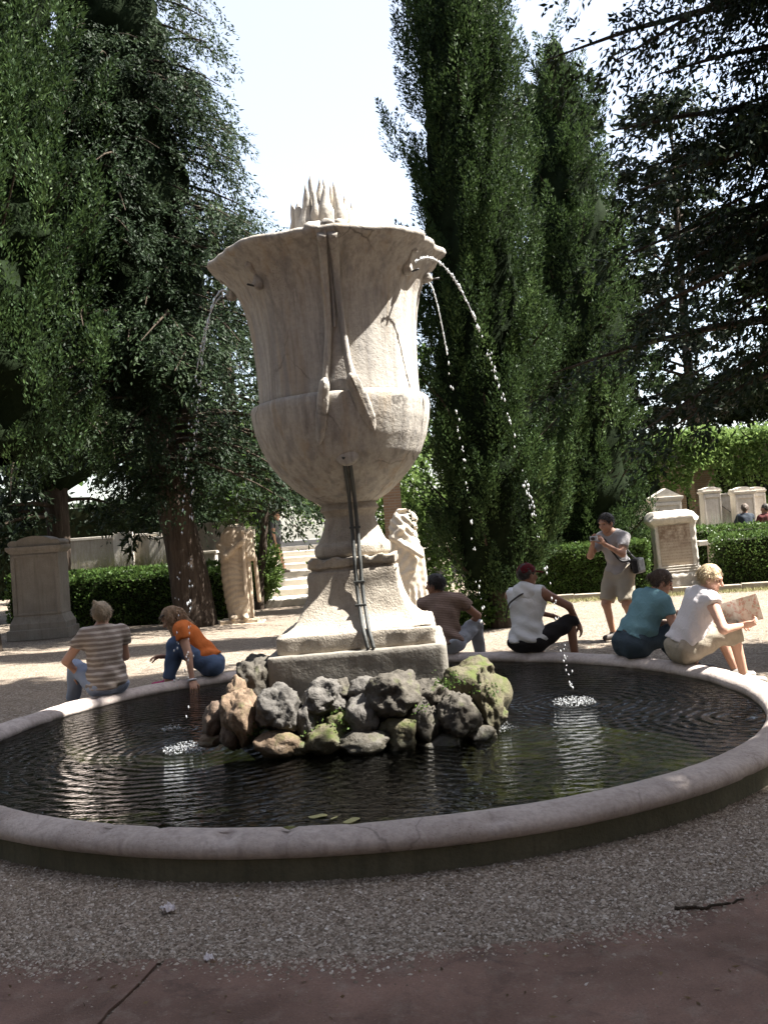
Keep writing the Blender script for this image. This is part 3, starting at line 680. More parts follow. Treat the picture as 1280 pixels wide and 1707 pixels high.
def trunk_np(P, R, seg=14, seed=0):
    V, Q = tube_np(P, R, seg); 
    c = np.repeat(np.asarray(P), seg, 0); d = V[:len(c)] - c
    V[:len(c)] = c + d * (1 + .13 * vnoise(np.c_[V[:len(c), :2] * 3, V[:len(c), 2:] * .5], seed, 2)[:, None])
    return V, Q
def cypress(base, H, rz, n_tuft, n_leaf, label, seed, L=.10, W=.030, zmin=.5, zmax=None, mat=None, tuft=(.13, .42), group=None, extra=(), zcut=99, back=.15, core=.62, lump=.14):
    """narrow upright cypress; rz(z) is the crown radius"""
    r = np.random.RandomState(seed); mat = mat or MCYP
    root = empty('cypress_tree', base, 0, label, 'tree', group)
    zmax = zmax or H
    P = np.array([(0, 0, -.1), (0.02, 0, .4), (0, .02, H * .3), (.02, 0, H * .6), (0, 0, H * .95)])
    P = smooth_path(P, 24); R = np.interp(P[:, 2], [0, .5, H], [.24, .17, .02])
    V, Q = trunk_np(P, R, 12, seed); link('trunk', np_mesh('trunk', V, Q), MBARK, root, True)
    # boughs, each ends in an upright tuft
    zz = np.linspace(zmin, H, 200); wgt = np.array([rz(z) for z in zz]) + .05; cdf = np.cumsum(wgt) / wgt.sum()
    z = np.interp(r.rand(n_tuft), cdf, zz); a = r.uniform(0, 2 * PI, n_tuft)
    Rz = np.interp(z, zz, wgt)
    keep = (np.sin(a) < .25) | (r.rand(n_tuft) < back); keep &= (z < zcut) | (r.rand(n_tuft) < .35)
    z, a, Rz = z[keep], a[keep], Rz[keep]; n_tuft = len(z)
    q = np.sqrt(r.uniform(.30, 1.0, n_tuft)) * (.86 + .14 * np.sin(a * 5 + z * 2.1) + .16 * r.rand(n_tuft))
    q = q * (1 + lump * vnoise(np.stack([np.cos(a) * 1.1, np.sin(a) * 1.1, z * .42], 1), seed + 9, 2))
    C = np.stack([np.cos(a) * Rz * q, np.sin(a) * Rz * q, z], 1)
    if len(extra):
        C = np.vstack([C, np.asarray(extra, float)]); e = np.asarray(extra, float); a = np.r_[a, np.arctan2(e[:, 1], e[:, 0])]; Rz = np.r_[Rz, np.full(len(e), 1.0)]; n_tuft = len(C)
    out = np.stack([np.cos(a), np.sin(a), np.zeros_like(a)], 1)
    ax = unit(out * r.uniform(.12, .5, (n_tuft, 1)) + np.array([0, 0, 1.0]) + r.normal(0, .12, (n_tuft, 3)))
    tl = r.uniform(.7, 1.4, n_tuft) * tuft[1]; tw = r.uniform(.7, 1.3, n_tuft) * tuft[0]
    tv = np.clip(r.normal(.46, .20, n_tuft), .05, .98)
    per = max(1, n_leaf // n_tuft); k = np.repeat(np.arange(n_tuft), per); n = len(k)
    t = r.rand(n); rad = np.sqrt(r.rand(n)) * tw[k] * np.sin(np.clip(.12 + t * .92, 0, 1) * PI) ** .6
    u = unit(np.cross(ax, [1, .2, .1])); v = np.cross(ax, u); b = r.uniform(0, 2 * PI, n)
    side = np.cos(b)[:, None] * u[k] + np.sin(b)[:, None] * v[k]
    Cl = C[k] + ax[k] * ((t - .5) * 2 * tl[k])[:, None] + side * rad[:, None]
    D = ax[k] * 1.0 + side * r.uniform(.3, 1.1, (n, 1)) + r.normal(0, .25, (n, 3))
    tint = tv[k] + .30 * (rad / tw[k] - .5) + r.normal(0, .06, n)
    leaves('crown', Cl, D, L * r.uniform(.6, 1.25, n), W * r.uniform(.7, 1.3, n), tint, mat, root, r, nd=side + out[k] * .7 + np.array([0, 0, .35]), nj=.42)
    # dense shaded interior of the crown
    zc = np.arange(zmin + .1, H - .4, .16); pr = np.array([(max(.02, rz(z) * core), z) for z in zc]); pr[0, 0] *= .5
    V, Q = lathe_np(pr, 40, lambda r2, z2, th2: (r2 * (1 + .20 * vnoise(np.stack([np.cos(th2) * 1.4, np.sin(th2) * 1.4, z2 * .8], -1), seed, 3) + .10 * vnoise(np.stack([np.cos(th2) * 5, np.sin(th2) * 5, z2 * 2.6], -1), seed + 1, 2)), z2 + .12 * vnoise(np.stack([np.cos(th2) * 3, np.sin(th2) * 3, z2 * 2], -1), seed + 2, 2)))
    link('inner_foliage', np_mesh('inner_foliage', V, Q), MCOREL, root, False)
    # bare inner boughs
    parts = []
    for i in r.choice(n_tuft, min(n_tuft, 60), False):
        p0 = np.array([0, 0, max(.3, C[i, 2] - .9 * Rz[i])]); V, Q = tube_np(smooth_path([p0, p0 * .4 + C[i] * .6 - [0, 0, .1], C[i]], 6), np.linspace(.035, .012, 6), 5, False)
        link('bough', np_mesh('bough', V, Q), MTWIG, root, True)
    return root
def spread_tree(name, base, trunk, tr, branches, label, seed, per_twig=26, L=.09, W=.022, mat=None, droop=.5, twig_len=.34, twigs=18, group=None, pad=.30, hang=.8, limb_r=.05, bare=.18, zcut=99, zs=2.0, zm=1.3, core=None):
    """trunk curve, and branches given as (z on trunk, azimuth, length, rise); twigs hang from every branch"""
    r = np.random.RandomState(seed); mat = mat or MCED
    root = empty(name, base, 0, label, 'tree', group)
    P = smooth_path(trunk, 30); R = np.interp(np.linspace(0, 1, 30), np.linspace(0, 1, len(tr)), tr)
    V, Q = trunk_np(P, R, 16, seed); link('trunk', np_mesh('trunk', V, Q), MBARK, root, True)
    parts = []; TC, TD, TV = [], [], []
    for (z, az, ln, rise) in branches:
        p0 = np.array([np.interp(z, P[:, 2], P[:, 0]), np.interp(z, P[:, 2], P[:, 1]), z])
        d = np.array([math.cos(az), math.sin(az), 0]); s = np.linspace(0, 1, 7)
        bend = r.normal(0, .10) * ln
        sd = np.array([-d[1], d[0], 0])
        B = p0 + d * (s * ln)[:, None] + sd * (np.sin(s * PI) * bend)[:, None] + np.array([0, 0, 1]) * ((s * rise - droop * s ** 2.2) * ln)[:, None]
        rr_ = np.linspace(limb_r * (ln / 3) ** .6 + .008, .008, 7)
        V, Q = tube_np(B, rr_, 5, False); link('limb', np_mesh('limb', V, Q), MTWIG, root, True)
        nt = max(4, int(twigs * ln / 2)); tt = bare + (1 - bare) * r.rand(nt) ** .75
        C = np.stack([np.interp(tt, s, B[:, k]) for k in range(3)], 1)
        lat = sd * r.choice([-1, 1], nt)[:, None] * r.uniform(.1, 1, (nt, 1))
        C = C + lat * (pad * ln * (.3 + .7 * np.sin(tt * PI * .9)))[:, None] * .45 + np.array([0, 0, 1]) * r.normal(0, .11, (nt, 1))
        D = unit(d * r.uniform(.25, 1.0, (nt, 1)) + lat * .9 + np.array([0, 0, -1]) * r.uniform(.05, 1, (nt, 1)) * hang)
        TC.append(C); TD.append(D); TV.append(np.clip(r.normal(.42, .14) + r.normal(0, .10, nt), 0, 1))
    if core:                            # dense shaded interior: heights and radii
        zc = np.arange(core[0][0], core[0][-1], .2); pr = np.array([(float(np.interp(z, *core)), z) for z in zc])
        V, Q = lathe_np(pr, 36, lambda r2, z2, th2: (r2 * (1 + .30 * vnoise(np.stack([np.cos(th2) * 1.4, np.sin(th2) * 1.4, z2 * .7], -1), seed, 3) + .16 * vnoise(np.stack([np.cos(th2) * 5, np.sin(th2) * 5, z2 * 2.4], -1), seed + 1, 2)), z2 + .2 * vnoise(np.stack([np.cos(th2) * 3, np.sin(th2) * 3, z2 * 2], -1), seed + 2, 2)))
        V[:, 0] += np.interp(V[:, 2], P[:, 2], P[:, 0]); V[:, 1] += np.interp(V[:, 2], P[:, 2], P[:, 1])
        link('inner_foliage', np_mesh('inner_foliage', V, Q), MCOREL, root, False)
    TC = np.vstack(TC); TD = np.vstack(TD); TV = np.concatenate(TV); m = len(TC)
    cnt = np.where(TC[:, 2] > zcut, max(1, int(per_twig / zs ** 2 * zm)), per_twig); k = np.repeat(np.arange(m), cnt); n = len(k); t = r.rand(n); sc = np.where(TC[k, 2] > zcut, zs, 1.0)
    tl = twig_len * r.uniform(.6, 1.35, m)
    C = TC[k] + TD[k] * (t * tl[k])[:, None] + np.array([0, 0, -1]) * (.35 * hang * tl[k] * t ** 2)[:, None] + r.normal(0, .028, (n, 3)) * (twig_len / .34)
    D = TD[k] + r.normal(0, .62, (n, 3)) + np.array([0, 0, -.35 * hang])
    leaves('crown', C, D, L * sc * r.uniform(.6, 1.3, n), W * sc * r.uniform(.7, 1.3, n), TV[k] + r.normal(0, .07, n), mat, root, r, nd=np.array([0, 0, 1.0]) + .5 * TD[k], nj=.45)
    return root
def ring_branches(r, zs, n, reach, rise=(.05, .3), arc=(0, 2 * PI)):
    out = []
    for i in range(n):
        z = r.uniform(*zs); az = r.uniform(*arc); out.append((z, az, max(.4, reach(z, az) * r.uniform(.72, 1.08)), r.uniform(*rise)))
    return out

# centre cypress, close behind the basin
cb = Vector((1.66, 14.9, 0))
rz1 = lambda z: float(np.interp(z, [.3, .8, 1.6, 3, 5, 7, 9.5, 11.5, 14.5], [.45, .72, .96, 1.08, 1.04, 1.0, .92, .75, .05]))
rs = np.random.RandomState(2)
shoot = [(1.12 + .28 * (z - 2.2) / 1.5 + rs.normal(0, .07), -.25 + rs.normal(0, .08), z) for z in np.linspace(1.5, 3.55, 26)]
cypress(cb, 14.5, rz1, 1250, 142000, 'tall dense cypress just right of the stone vase', 3, L=.062, W=.0225, zmin=.45, extra=shoot, zcut=10.6, tuft=(.12, .36))
# second cypress farther back
c2 = Vector((4.4, 20.8, 0))
rz2 = lambda z: float(np.interp(z, [.3, 2, 5, 8, 10.5, 12.4], [1.0, 1.45, 1.5, 1.25, .85, .05]))
cypress(c2, 12.4, rz2, 700, 80000, 'pointed cypress behind and right of the tall cypress', 4, L=.084, W=.030, zmin=.5, tuft=(.15, .42))
# left cypress mass
c0 = Vector((-6.95, 16.6, 0))
rz0 = lambda z: float(np.interp(z, [2.3, 3, 4.5, 8, 11, 14, 18], [.9, 1.9, 2.5, 2.65, 2.6, 2.2, .1]))
cypress(c0, 18, rz0, 1250, 104000, 'broad dark cypress filling the left edge', 5, L=.088, W=.034, zmin=3.2, tuft=(.18, .48), zcut=12.0, back=.2, core=.58, lump=.34)

# drooping conifer with the leaning trunk, left of the vase
rA = np.random.RandomState(21)
tl_base = Vector((-3.82, 18.9, 0))
tr_curve = [(0, 0, -.1), (-.12, 0, 1.2), (-.36, 0, 3.0), (-.62, 0, 5), (-.85, 0, 8), (-1.0, 0, 12), (-1.05, 0, 16)]
def reachA(z, az):
    return float(np.interp(z, [2, 3, 4.2, 6, 8, 9.5, 11, 13, 15, 17], [2.7, 3.1, 3.0, 2.95, 2.8, 2.3, 2.35, 2.5, 1.8, .4]))
brA = ring_branches(rA, (2.7, 11.6), 96, reachA, (-.02, .28), (-PI * .95, .25)) + ring_branches(rA, (3, 11.6), 40, reachA, (-.02, .28)) + ring_branches(rA, (10.2, 15), 46, reachA, (0, .22))
for (z, ln, az) in ((3.0, 3.2, -.2), (3.2, 3.3, .15), (3.6, 2.9, -.5), (3.3, 2.6, -.9), (8.3, 2.9, -.05), (8.9, 2.6, .1), (9.6, 2.5, -.2), (10.4, 2.25, .05), (11.2, 2.2, -.1), (7.6, 3.05, .0), (7.0, 2.9, -.3), (3.5, 3.4, .05), (3.9, 3.3, -.15), (4.2, 3.2, .25), (3.7, 3.0, .35), (4.6, 3.1, -.05), (3.3, 2.7, .6), (4.0, 2.4, .1)):
    brA.append((z, az, ln, .12))
brA = [(z, az, min(ln, 1.2 + .9 * max(0, z - 3.6)) if abs(math.atan2(math.sin(az + 1.75), math.cos(az + 1.75))) < 1.25 and z < 5.5 else ln, rise) for (z, az, ln, rise) in brA]
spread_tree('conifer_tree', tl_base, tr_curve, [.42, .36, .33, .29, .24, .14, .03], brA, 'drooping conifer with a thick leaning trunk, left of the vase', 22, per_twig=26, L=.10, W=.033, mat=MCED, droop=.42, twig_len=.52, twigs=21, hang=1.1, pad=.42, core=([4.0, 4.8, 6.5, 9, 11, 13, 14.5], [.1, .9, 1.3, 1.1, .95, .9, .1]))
rS = np.random.RandomState(29)
spread_tree('leafy_tree', Vector((-3.05, 22.3, 0)), [(0, 0, -.1), (.15, 0, 1.2), (.4, 0, 2.8), (.5, 0, 4.6)], [.11, .09, .07, .02], ring_branches(rS, (2.1, 4.4), 46, lambda z, a: float(np.interp(z, [2, 3, 4.6], [1.35, 1.5, .6])), (.15, .5)), 'small leafy tree hanging over the pale steps, behind the left statue', 30, per_twig=22, L=.10, W=.05, mat=MBROAD, twig_len=.36, twigs=18, droop=.35, hang=.8, pad=.45, limb_r=.03)
# darker conifers farther left and back
rB = np.random.RandomState(33)
spread_tree('conifer_tree', Vector((-8.6, 24.5, 0)), [(0, 0, -.1), (.3, 0, 2), (.2, .1, 6), (0, 0, 17)], [.4, .3, .24, .04], ring_branches(rB, (2.4, 16), 90, lambda z, a: float(np.interp(z, [2.4, 5, 11, 16], [3.8, 4.2, 3.0, .6])), (.0, .3)), 'dark conifer far behind the broad cypress at left', 34, per_twig=18, L=.24, W=.08, mat=MDEEP, twig_len=.6, twigs=14, pad=.4, core=([3.2, 4.5, 8, 12, 16], [.2, 1.9, 2.0, 1.4, .1]))
spread_tree('conifer_tree', Vector((-4.4, 27.5, 0)), [(0, 0, -.1), (.1, 0, 2), (.2, .1, 6), (0, 0, 11.5)], [.32, .26, .2, .04], ring_branches(rB, (2.6, 11), 70, lambda z, a: float(np.interp(z, [2.6, 5, 8, 11.5], [2.9, 3.2, 2.4, .5])), (.0, .3)), 'dark conifer behind the leaning trunk', 35, per_twig=20, L=.22, W=.075, mat=MDEEP, twig_len=.55, twigs=16, pad=.4)
# big dark cedar overhanging from the right
rC = np.random.RandomState(44)
def reachC(z, az):
    c, s = abs(math.cos(az)), abs(math.sin(az))
    ax_ = np.interp(z, [2.8, 4, 7, 10, 14, 20, 24], [5.8, 6.3, 6.1, 6.0, 5.8, 4.6, 2.0]); ay_ = 1.3
    return float(1 / math.sqrt((c / ax_) ** 2 + (s / ay_) ** 2))
brC = []
for i in range(270):
    az = PI + rC.normal(0, .30) if i < 235 else rC.uniform(0, 2 * PI)
    z = rC.uniform(3.5, 8.6) if i < 120 else rC.uniform(8.2, 23); brC.append((z, az, reachC(z, az) * rC.uniform(.5, 1.04), rC.uniform(.0, .22)))
spread_tree('cedar_tree', Vector((8.1, 10.2, 0)), [(0, 0, -.1), (.1, 0, 2), (0, .1, 7), (0, 0, 24)], [.5, .42, .3, .05], brC, 'huge dark cedar overhanging the fountain from the right edge', 45, per_twig=24, L=.098, W=.036, mat=MDEEP, droop=.26, twig_len=.48, twigs=24, hang=.9, pad=.24, bare=.06, limb_r=.07, zcut=8.8, zs=3.6, zm=3.2)
# trees that stand outside the picture on the right and shade the foreground
def canopy(base, H, zs, reach, n, seed, label, squash=.62, **kw):
    r = np.random.RandomState(seed); br = []
    for i in range(n):
        az = r.uniform(0, 2 * PI); z = r.uniform(*zs); c, s = abs(math.cos(az)), abs(math.sin(az))
        R_ = 1 / math.sqrt((c / reach) ** 2 + (s / (reach * squash)) ** 2)
        br.append((z, az, R_ * r.uniform(.45, 1.05), r.uniform(.05, .35)))
    return spread_tree('cedar_tree', base, [(0, 0, -.1), (.1, 0, 2), (0, .1, H * .5), (0, 0, H)], [.45, .38, .25, .05], br, label, seed + 1, **kw)
canopy(Vector((6.6, 1.9, 0)), 20, (6.6, 19), 6.6, 160, 61, 'wide cedar standing outside the picture at right, shading the pavement', .56, per_twig=11, L=.42, W=.17, mat=MDEEP, twig_len=.7, twigs=11, droop=.2, pad=.36)
canopy(Vector((2.6, -4.4, 0)), 13, (5.0, 12), 6.4, 80, 63, 'wide cedar standing behind the photographer, shading the path', .75, per_twig=13, L=.34, W=.12, mat=MDEEP, twig_len=.7, twigs=14, droop=.2, pad=.4)
canopy(Vector((-7.2, 3.4, 0)), 13, (4.6, 12), 4.6, 64, 65, 'wide cedar added out of view at left to dim the skylight', .8, per_twig=13, L=.34, W=.12, mat=MDEEP, twig_len=.7, twigs=14, droop=.2, pad=.4)  # unseen crown, added to dim the ambient light from the left

# unseen trees at both sides, added with the brick front to cut skylight
for k, (x, y) in enumerate(((17.5, 2), (18, 8.5), (18.5, 15), (-15.5, -2), (-16, 5.5), (-16.5, 13))):
    r_ = np.random.RandomState(120 + k); H = 13 + r_.rand() * 3
    spread_tree('leafy_tree', Vector((x, y, 0)), [(0, 0, -.1), (.1, .1, 2), (-.1, 0, H * .5), (0, 0, H)], [.3, .24, .17, .03], ring_branches(r_, (H * .12, H * .95), 46, lambda z, a: 4.0 * math.sqrt(max(.05, 1 - ((z - H * .45) / (H * .58)) ** 2)), (.1, .5)), ('dense tree added out of view at right, nearest the camera', 'dense tree added out of view at right, middle of three', 'dense tree added out of view at right, beside the hedges', 'dense tree added out of view at left, behind the camera', 'dense tree added out of view at left, level with the basin', 'dense tree added out of view at left, beside the altar')[k], 130 + k, per_twig=9, L=.55, W=.32, mat=MDEEP, twig_len=.8, twigs=10, droop=.1, hang=.4, pad=.45)
# far trees behind the pergola and the stelae
rF = np.random.RandomState(77)
for k, (x, y, H, R_, lab) in enumerate(((6.6, 35.5, 18, 4.0, 'round dark tree behind the left half of the pergola'), (12.5, 38, 18, 4.8, 'round dark tree behind the right half of the pergola'), (18.5, 38, 13, 4.5, 'far tree beyond the right edge of the pergola'), (-13.5, 31, 13, 4.6, 'far tree beyond the altar at left'), (.6, 42, 10.5, 3.4, 'far round tree straight behind the stone vase'), (-8.5, 42, 9, 3.6, 'far tree above the pale garden wall'))):
    br = ring_branches(rF, (H * .2, H * .95), 54 if k < 2 else 32, lambda z, a: R_ * math.sqrt(max(.05, 1 - ((z - H * .5) / (H * .54)) ** 2)), (.1, .5))
    spread_tree('leafy_tree', Vector((x, y, 0)), [(0, 0, -.1), (.1, .1, 2), (-.1, 0, H * .5), (0, 0, H)], [.3, .24, .17, .03], br, lab, 80 + k, per_twig=16, L=.30, W=.16, mat=MDEEP if k in (0, 1) else MBROAD, twig_len=.75, twigs=14, droop=.1, hang=.4, pad=.45)

# ------------------------------------------------------------------ hedges, shrubs, grass
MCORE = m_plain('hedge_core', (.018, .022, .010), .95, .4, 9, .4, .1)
def hedge(x0, y0, x1, y1, w, h, n, label, seed, L=.05, W=.028, mat=None, base=0.0, group=None):
    """clipped box hedge along a line: woody core and a skin of leaves"""
    r = np.random.RandomState(seed); a = np.array([x0, y0]); b = np.array([x1, y1]); ln = np.linalg.norm(b - a); d = (b - a) / ln; s = np.array([-d[1], d[0]])
    root = empty('hedge', (x0, y0, base), 0, label, 'hedge', group)
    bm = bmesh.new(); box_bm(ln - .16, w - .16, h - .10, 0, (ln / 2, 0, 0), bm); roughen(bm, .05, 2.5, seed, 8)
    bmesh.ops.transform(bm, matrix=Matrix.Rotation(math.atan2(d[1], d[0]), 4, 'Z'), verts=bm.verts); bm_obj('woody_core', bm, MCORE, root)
    A = np.array([ln * h, ln * h, ln * w, w * h, w * h]); A[0] *= 1.4; A[1] *= 1.4
    f = r.choice(5, n, p=A / A.sum()); t = r.rand(n); q = r.rand(n); dep = np.abs(r.normal(0, .045, n))
    P = np.zeros((n, 3)); N = np.zeros((n, 3))
    for k, (sx, sy, sz) in enumerate(((0, -1, 0), (0, 1, 0), (0, 0, 1), (-1, 0, 0), (1, 0, 0))):
        m = f == k; N[m] = (sx, sy, sz)
        if k < 2: P[m] = np.stack([t[m] * ln, np.full(m.sum(), sy * w / 2), q[m] * h], 1)
        elif k == 2: P[m] = np.stack([t[m] * ln, (q[m] - .5) * w, np.full(m.sum(), h)], 1)
        else: P[m] = np.stack([np.full(m.sum(), ln if sx > 0 else 0.), (t[m] - .5) * w, q[m] * h], 1)
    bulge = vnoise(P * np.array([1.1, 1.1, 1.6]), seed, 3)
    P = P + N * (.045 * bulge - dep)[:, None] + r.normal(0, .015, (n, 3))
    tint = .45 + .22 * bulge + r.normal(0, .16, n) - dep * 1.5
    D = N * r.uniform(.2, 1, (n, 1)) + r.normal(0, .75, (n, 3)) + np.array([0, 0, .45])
    c, sn = d; R2 = np.array([[c, sn, 0], [-sn, c, 0], [0, 0, 1]])
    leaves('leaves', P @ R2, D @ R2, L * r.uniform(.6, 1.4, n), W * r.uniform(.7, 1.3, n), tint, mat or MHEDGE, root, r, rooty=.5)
    return root
# tall clipped laurel screens that close the garden at the back
def grass_clump(c, rad, n, hgt, label, seed, mat=None, name='grass', W=.012):
    r = np.random.RandomState(seed); a = r.uniform(0, 6.28, n); q = np.sqrt(r.rand(n)); C = np.stack([c[0] + rad[0] * q * np.cos(a), c[1] + rad[1] * q * np.sin(a), np.full(n, c[2])], 1)
    D = r.normal(0, .28, (n, 3)); D[:, 2] = 1
    o = leaves(name, C, D, hgt * r.uniform(.45, 1.1, n), W, r.normal(.5, .2, n), mat or MGRASS, None, r)
    return tag(o, label, kind='stuff')
def shrub(name, c, rad, n, label, cat, seed, mat, L=.08, W=.05, stems=9):
    r = np.random.RandomState(seed); root = empty(name, c, 0, label, cat)
    parts = []
    for i in range(stems):
        a = r.uniform(0, 6.28); e = np.array([math.cos(a) * rad[0] * .6, math.sin(a) * rad[1] * .6, rad[2] * r.uniform(.7, 1.5)])
        parts.append(tube_np(smooth_path([(0, 0, -.05), e * .5 + r.normal(0, .04, 3), e], 6), np.linspace(.022, .006, 6), 5, False))
    V, Q = join_np(parts); link('stems', np_mesh('stems', V, Q), MTWIG, root, True)
    U = unit(r.normal(size=(n, 3))) * (r.rand(n, 1) ** .4); cl = 1 + .28 * vnoise(U * 1.6, seed, 3)
    P = U * np.asarray(rad) * cl[:, None] + np.array([0, 0, rad[2]]); P[:, 2] = np.abs(P[:, 2])
    leaves('foliage', P, U + r.normal(0, .7, (n, 3)) + np.array([0, 0, .4]), L * r.uniform(.6, 1.3, n), W * r.uniform(.7, 1.3, n), .45 + .2 * (cl - 1) / .28 + r.normal(0, .14, n), mat, root, r)
    return root
# ------------------------------------------------------------------ garden behind the basin
MMARB = m_stone('marble', (.66, .62, .55), (.52, .475, .41), (.30, .265, .225), 3.0, .35, .5, .5)
MTRAV = m_stone('travertine', (.50, .46, .39), (.385, .345, .285), (.20, .175, .145), 4.0, .4, .7, .6)
MGRAVE = m_stone('grey_altar', (.36, .335, .30), (.27, .25, .225), (.16, .145, .13), 3.5, .4, .6, .5)
MKERB = m_stone('kerb_stone', (.42, .37, .30), (.30, .265, .215), (.17, .15, .12), 5, .3, .6, .6)
def m_brick():
    t = NT('brick'); c = t.coord(); 
    g = t.n('ShaderNodeNewGeometry'); sep = t.n('ShaderNodeSeparateXYZ'); t.l(c, sep.inputs[0])
    cmb = t.n('ShaderNodeCombineXYZ'); t.l(t.math('ADD', sep.outputs[0], sep.outputs[1]), cmb.inputs[0]); t.l(sep.outputs[2], cmb.inputs[1])
    b = t.n('ShaderNodeTexBrick'); t.l(cmb.outputs[0], b.inputs[0]); b.inputs['Scale'].default_value = 1.0; b.inputs['Mortar Size'].default_value = .009
    b.inputs['Brick Width'].default_value = .27; b.inputs['Row Height'].default_value = .062
    b.inputs['Color1'].default_value = (.33, .205, .125, 1); b.inputs['Color2'].default_value = (.25, .16, .105, 1); b.inputs['Mortar'].default_value = (.30, .26, .21, 1)
    col = t.mix(t.math('MULTIPLY', t.noise(c, 5, 4), .5), b.outputs[0], (.24, .19, .14))
    return t.done(t.pbr(col, .9, .2, t.bump(t.math('MULTIPLY', b.outputs[1], -1.), .6, .012)))
MBRICK = m_brick()

# kerb of single stones along the right-hand hedge
kerb = empty('kerb', (0, 0, 0)); kerb['kind'] = 'structure'; kerb['label'] = 'low stone kerb in front of the clipped hedge'
k0, k1 = Vector((2.6, 18.75, 0)), Vector((9.2, 18.05, 0)); dk = (k1 - k0); lk = dk.length; ang = math.atan2(dk.y, dk.x)
r = np.random.RandomState(4); s = 0
while s < lk:
    ln = r.uniform(.62, .98); m = k0 + dk * ((s + ln / 2) / lk)
    bm = box_bm(ln - .015, .16, .15 + r.uniform(-.01, .012), .012); roughen(bm, .006, 6, int(s * 10))
    o = bm_obj('kerb_stone', bm, MKERB, kerb); o.location = (m.x, m.y + r.uniform(-.01, .01), -.02); o.rotation_euler = (0, 0, ang + r.uniform(-.015, .015)); s += ln
def band(y0, y1, x0, x1, n, label, seed, hgt=.10, mat=None):
    r = np.random.RandomState(seed); X = r.uniform(x0, x1, n); Y = y0 + (y1 - y0) * r.rand(n) - .1 * (X - x0); C = np.stack([X, Y, np.zeros(n)], 1)
    D = r.normal(0, .6, (n, 3)); D[:, 2] = 1
    o = leaves('grass', C, D, hgt * r.uniform(.4, 1.2, n), .012, r.normal(.5, .2, n), mat or MGRASS, None, r); return tag(o, label, kind='stuff')
band(18.2, 18.65, 2.6, 9.0, 2600, 'thin dry grass along the kerb', 6)
hedge(2.55, 19.5, 5.15, 19.25, .95, 1.05, 21000, 'clipped box hedge behind the kerb, left of the white tilted altar', 41, L=.06, W=.034)
hedge(6.5, 19.05, 10.8, 18.65, .95, 1.07, 17000, 'clipped box hedge behind the kerb, right of the white tilted altar', 42, L=.06, W=.034)
hedge(2.9, 22.4, 11.5, 21.6, .8, 1.18, 20000, 'second clipped hedge in the row behind, at right', 43, L=.07, W=.042)
hedge(-7.6, 20.7, -3.1, 20.3, .8, 1.05, 17000, 'clipped hedge in shade behind the leaning trunk, at left', 44, L=.07, W=.042)
hedge(-9.2, 23.6, -2.9, 23.0, .8, 1.12, 15000, 'sunlit clipped hedge in the row behind, at left', 45, L=.08, W=.046)
hedge(-27, 38.5, -4.2, 37.0, 1.6, 3.4, 9000, 'tall dark laurel screen far behind the left garden wall', 46, L=.24, W=.15, mat=MDEEP)
hedge(3.2, 41.0, 27, 43.0, 1.6, 4.4, 9000, 'tall dark laurel screen far behind the pergola', 47, L=.24, W=.15, mat=MDEEP)
# slab shelf showing between the two right-hand hedges
bm = box_bm(1.0, .35, .10, .012); roughen(bm, .006, 5, 3); p = at(1200, 903, 20.6)
o = bm_obj('stone_slab', bm, MMARB); o.location = (p.x, p.y, p.z - .05); o.rotation_euler = (0, 0, -.05); tag(o, 'thin white stone slab showing between the two hedges right of the altar', 'slab')
bm = box_bm(.5, .3, p.z - .05, .01); q = bm_obj('support', bm, MTRAV, o); q.location = (0, 0, -(p.z - .05))

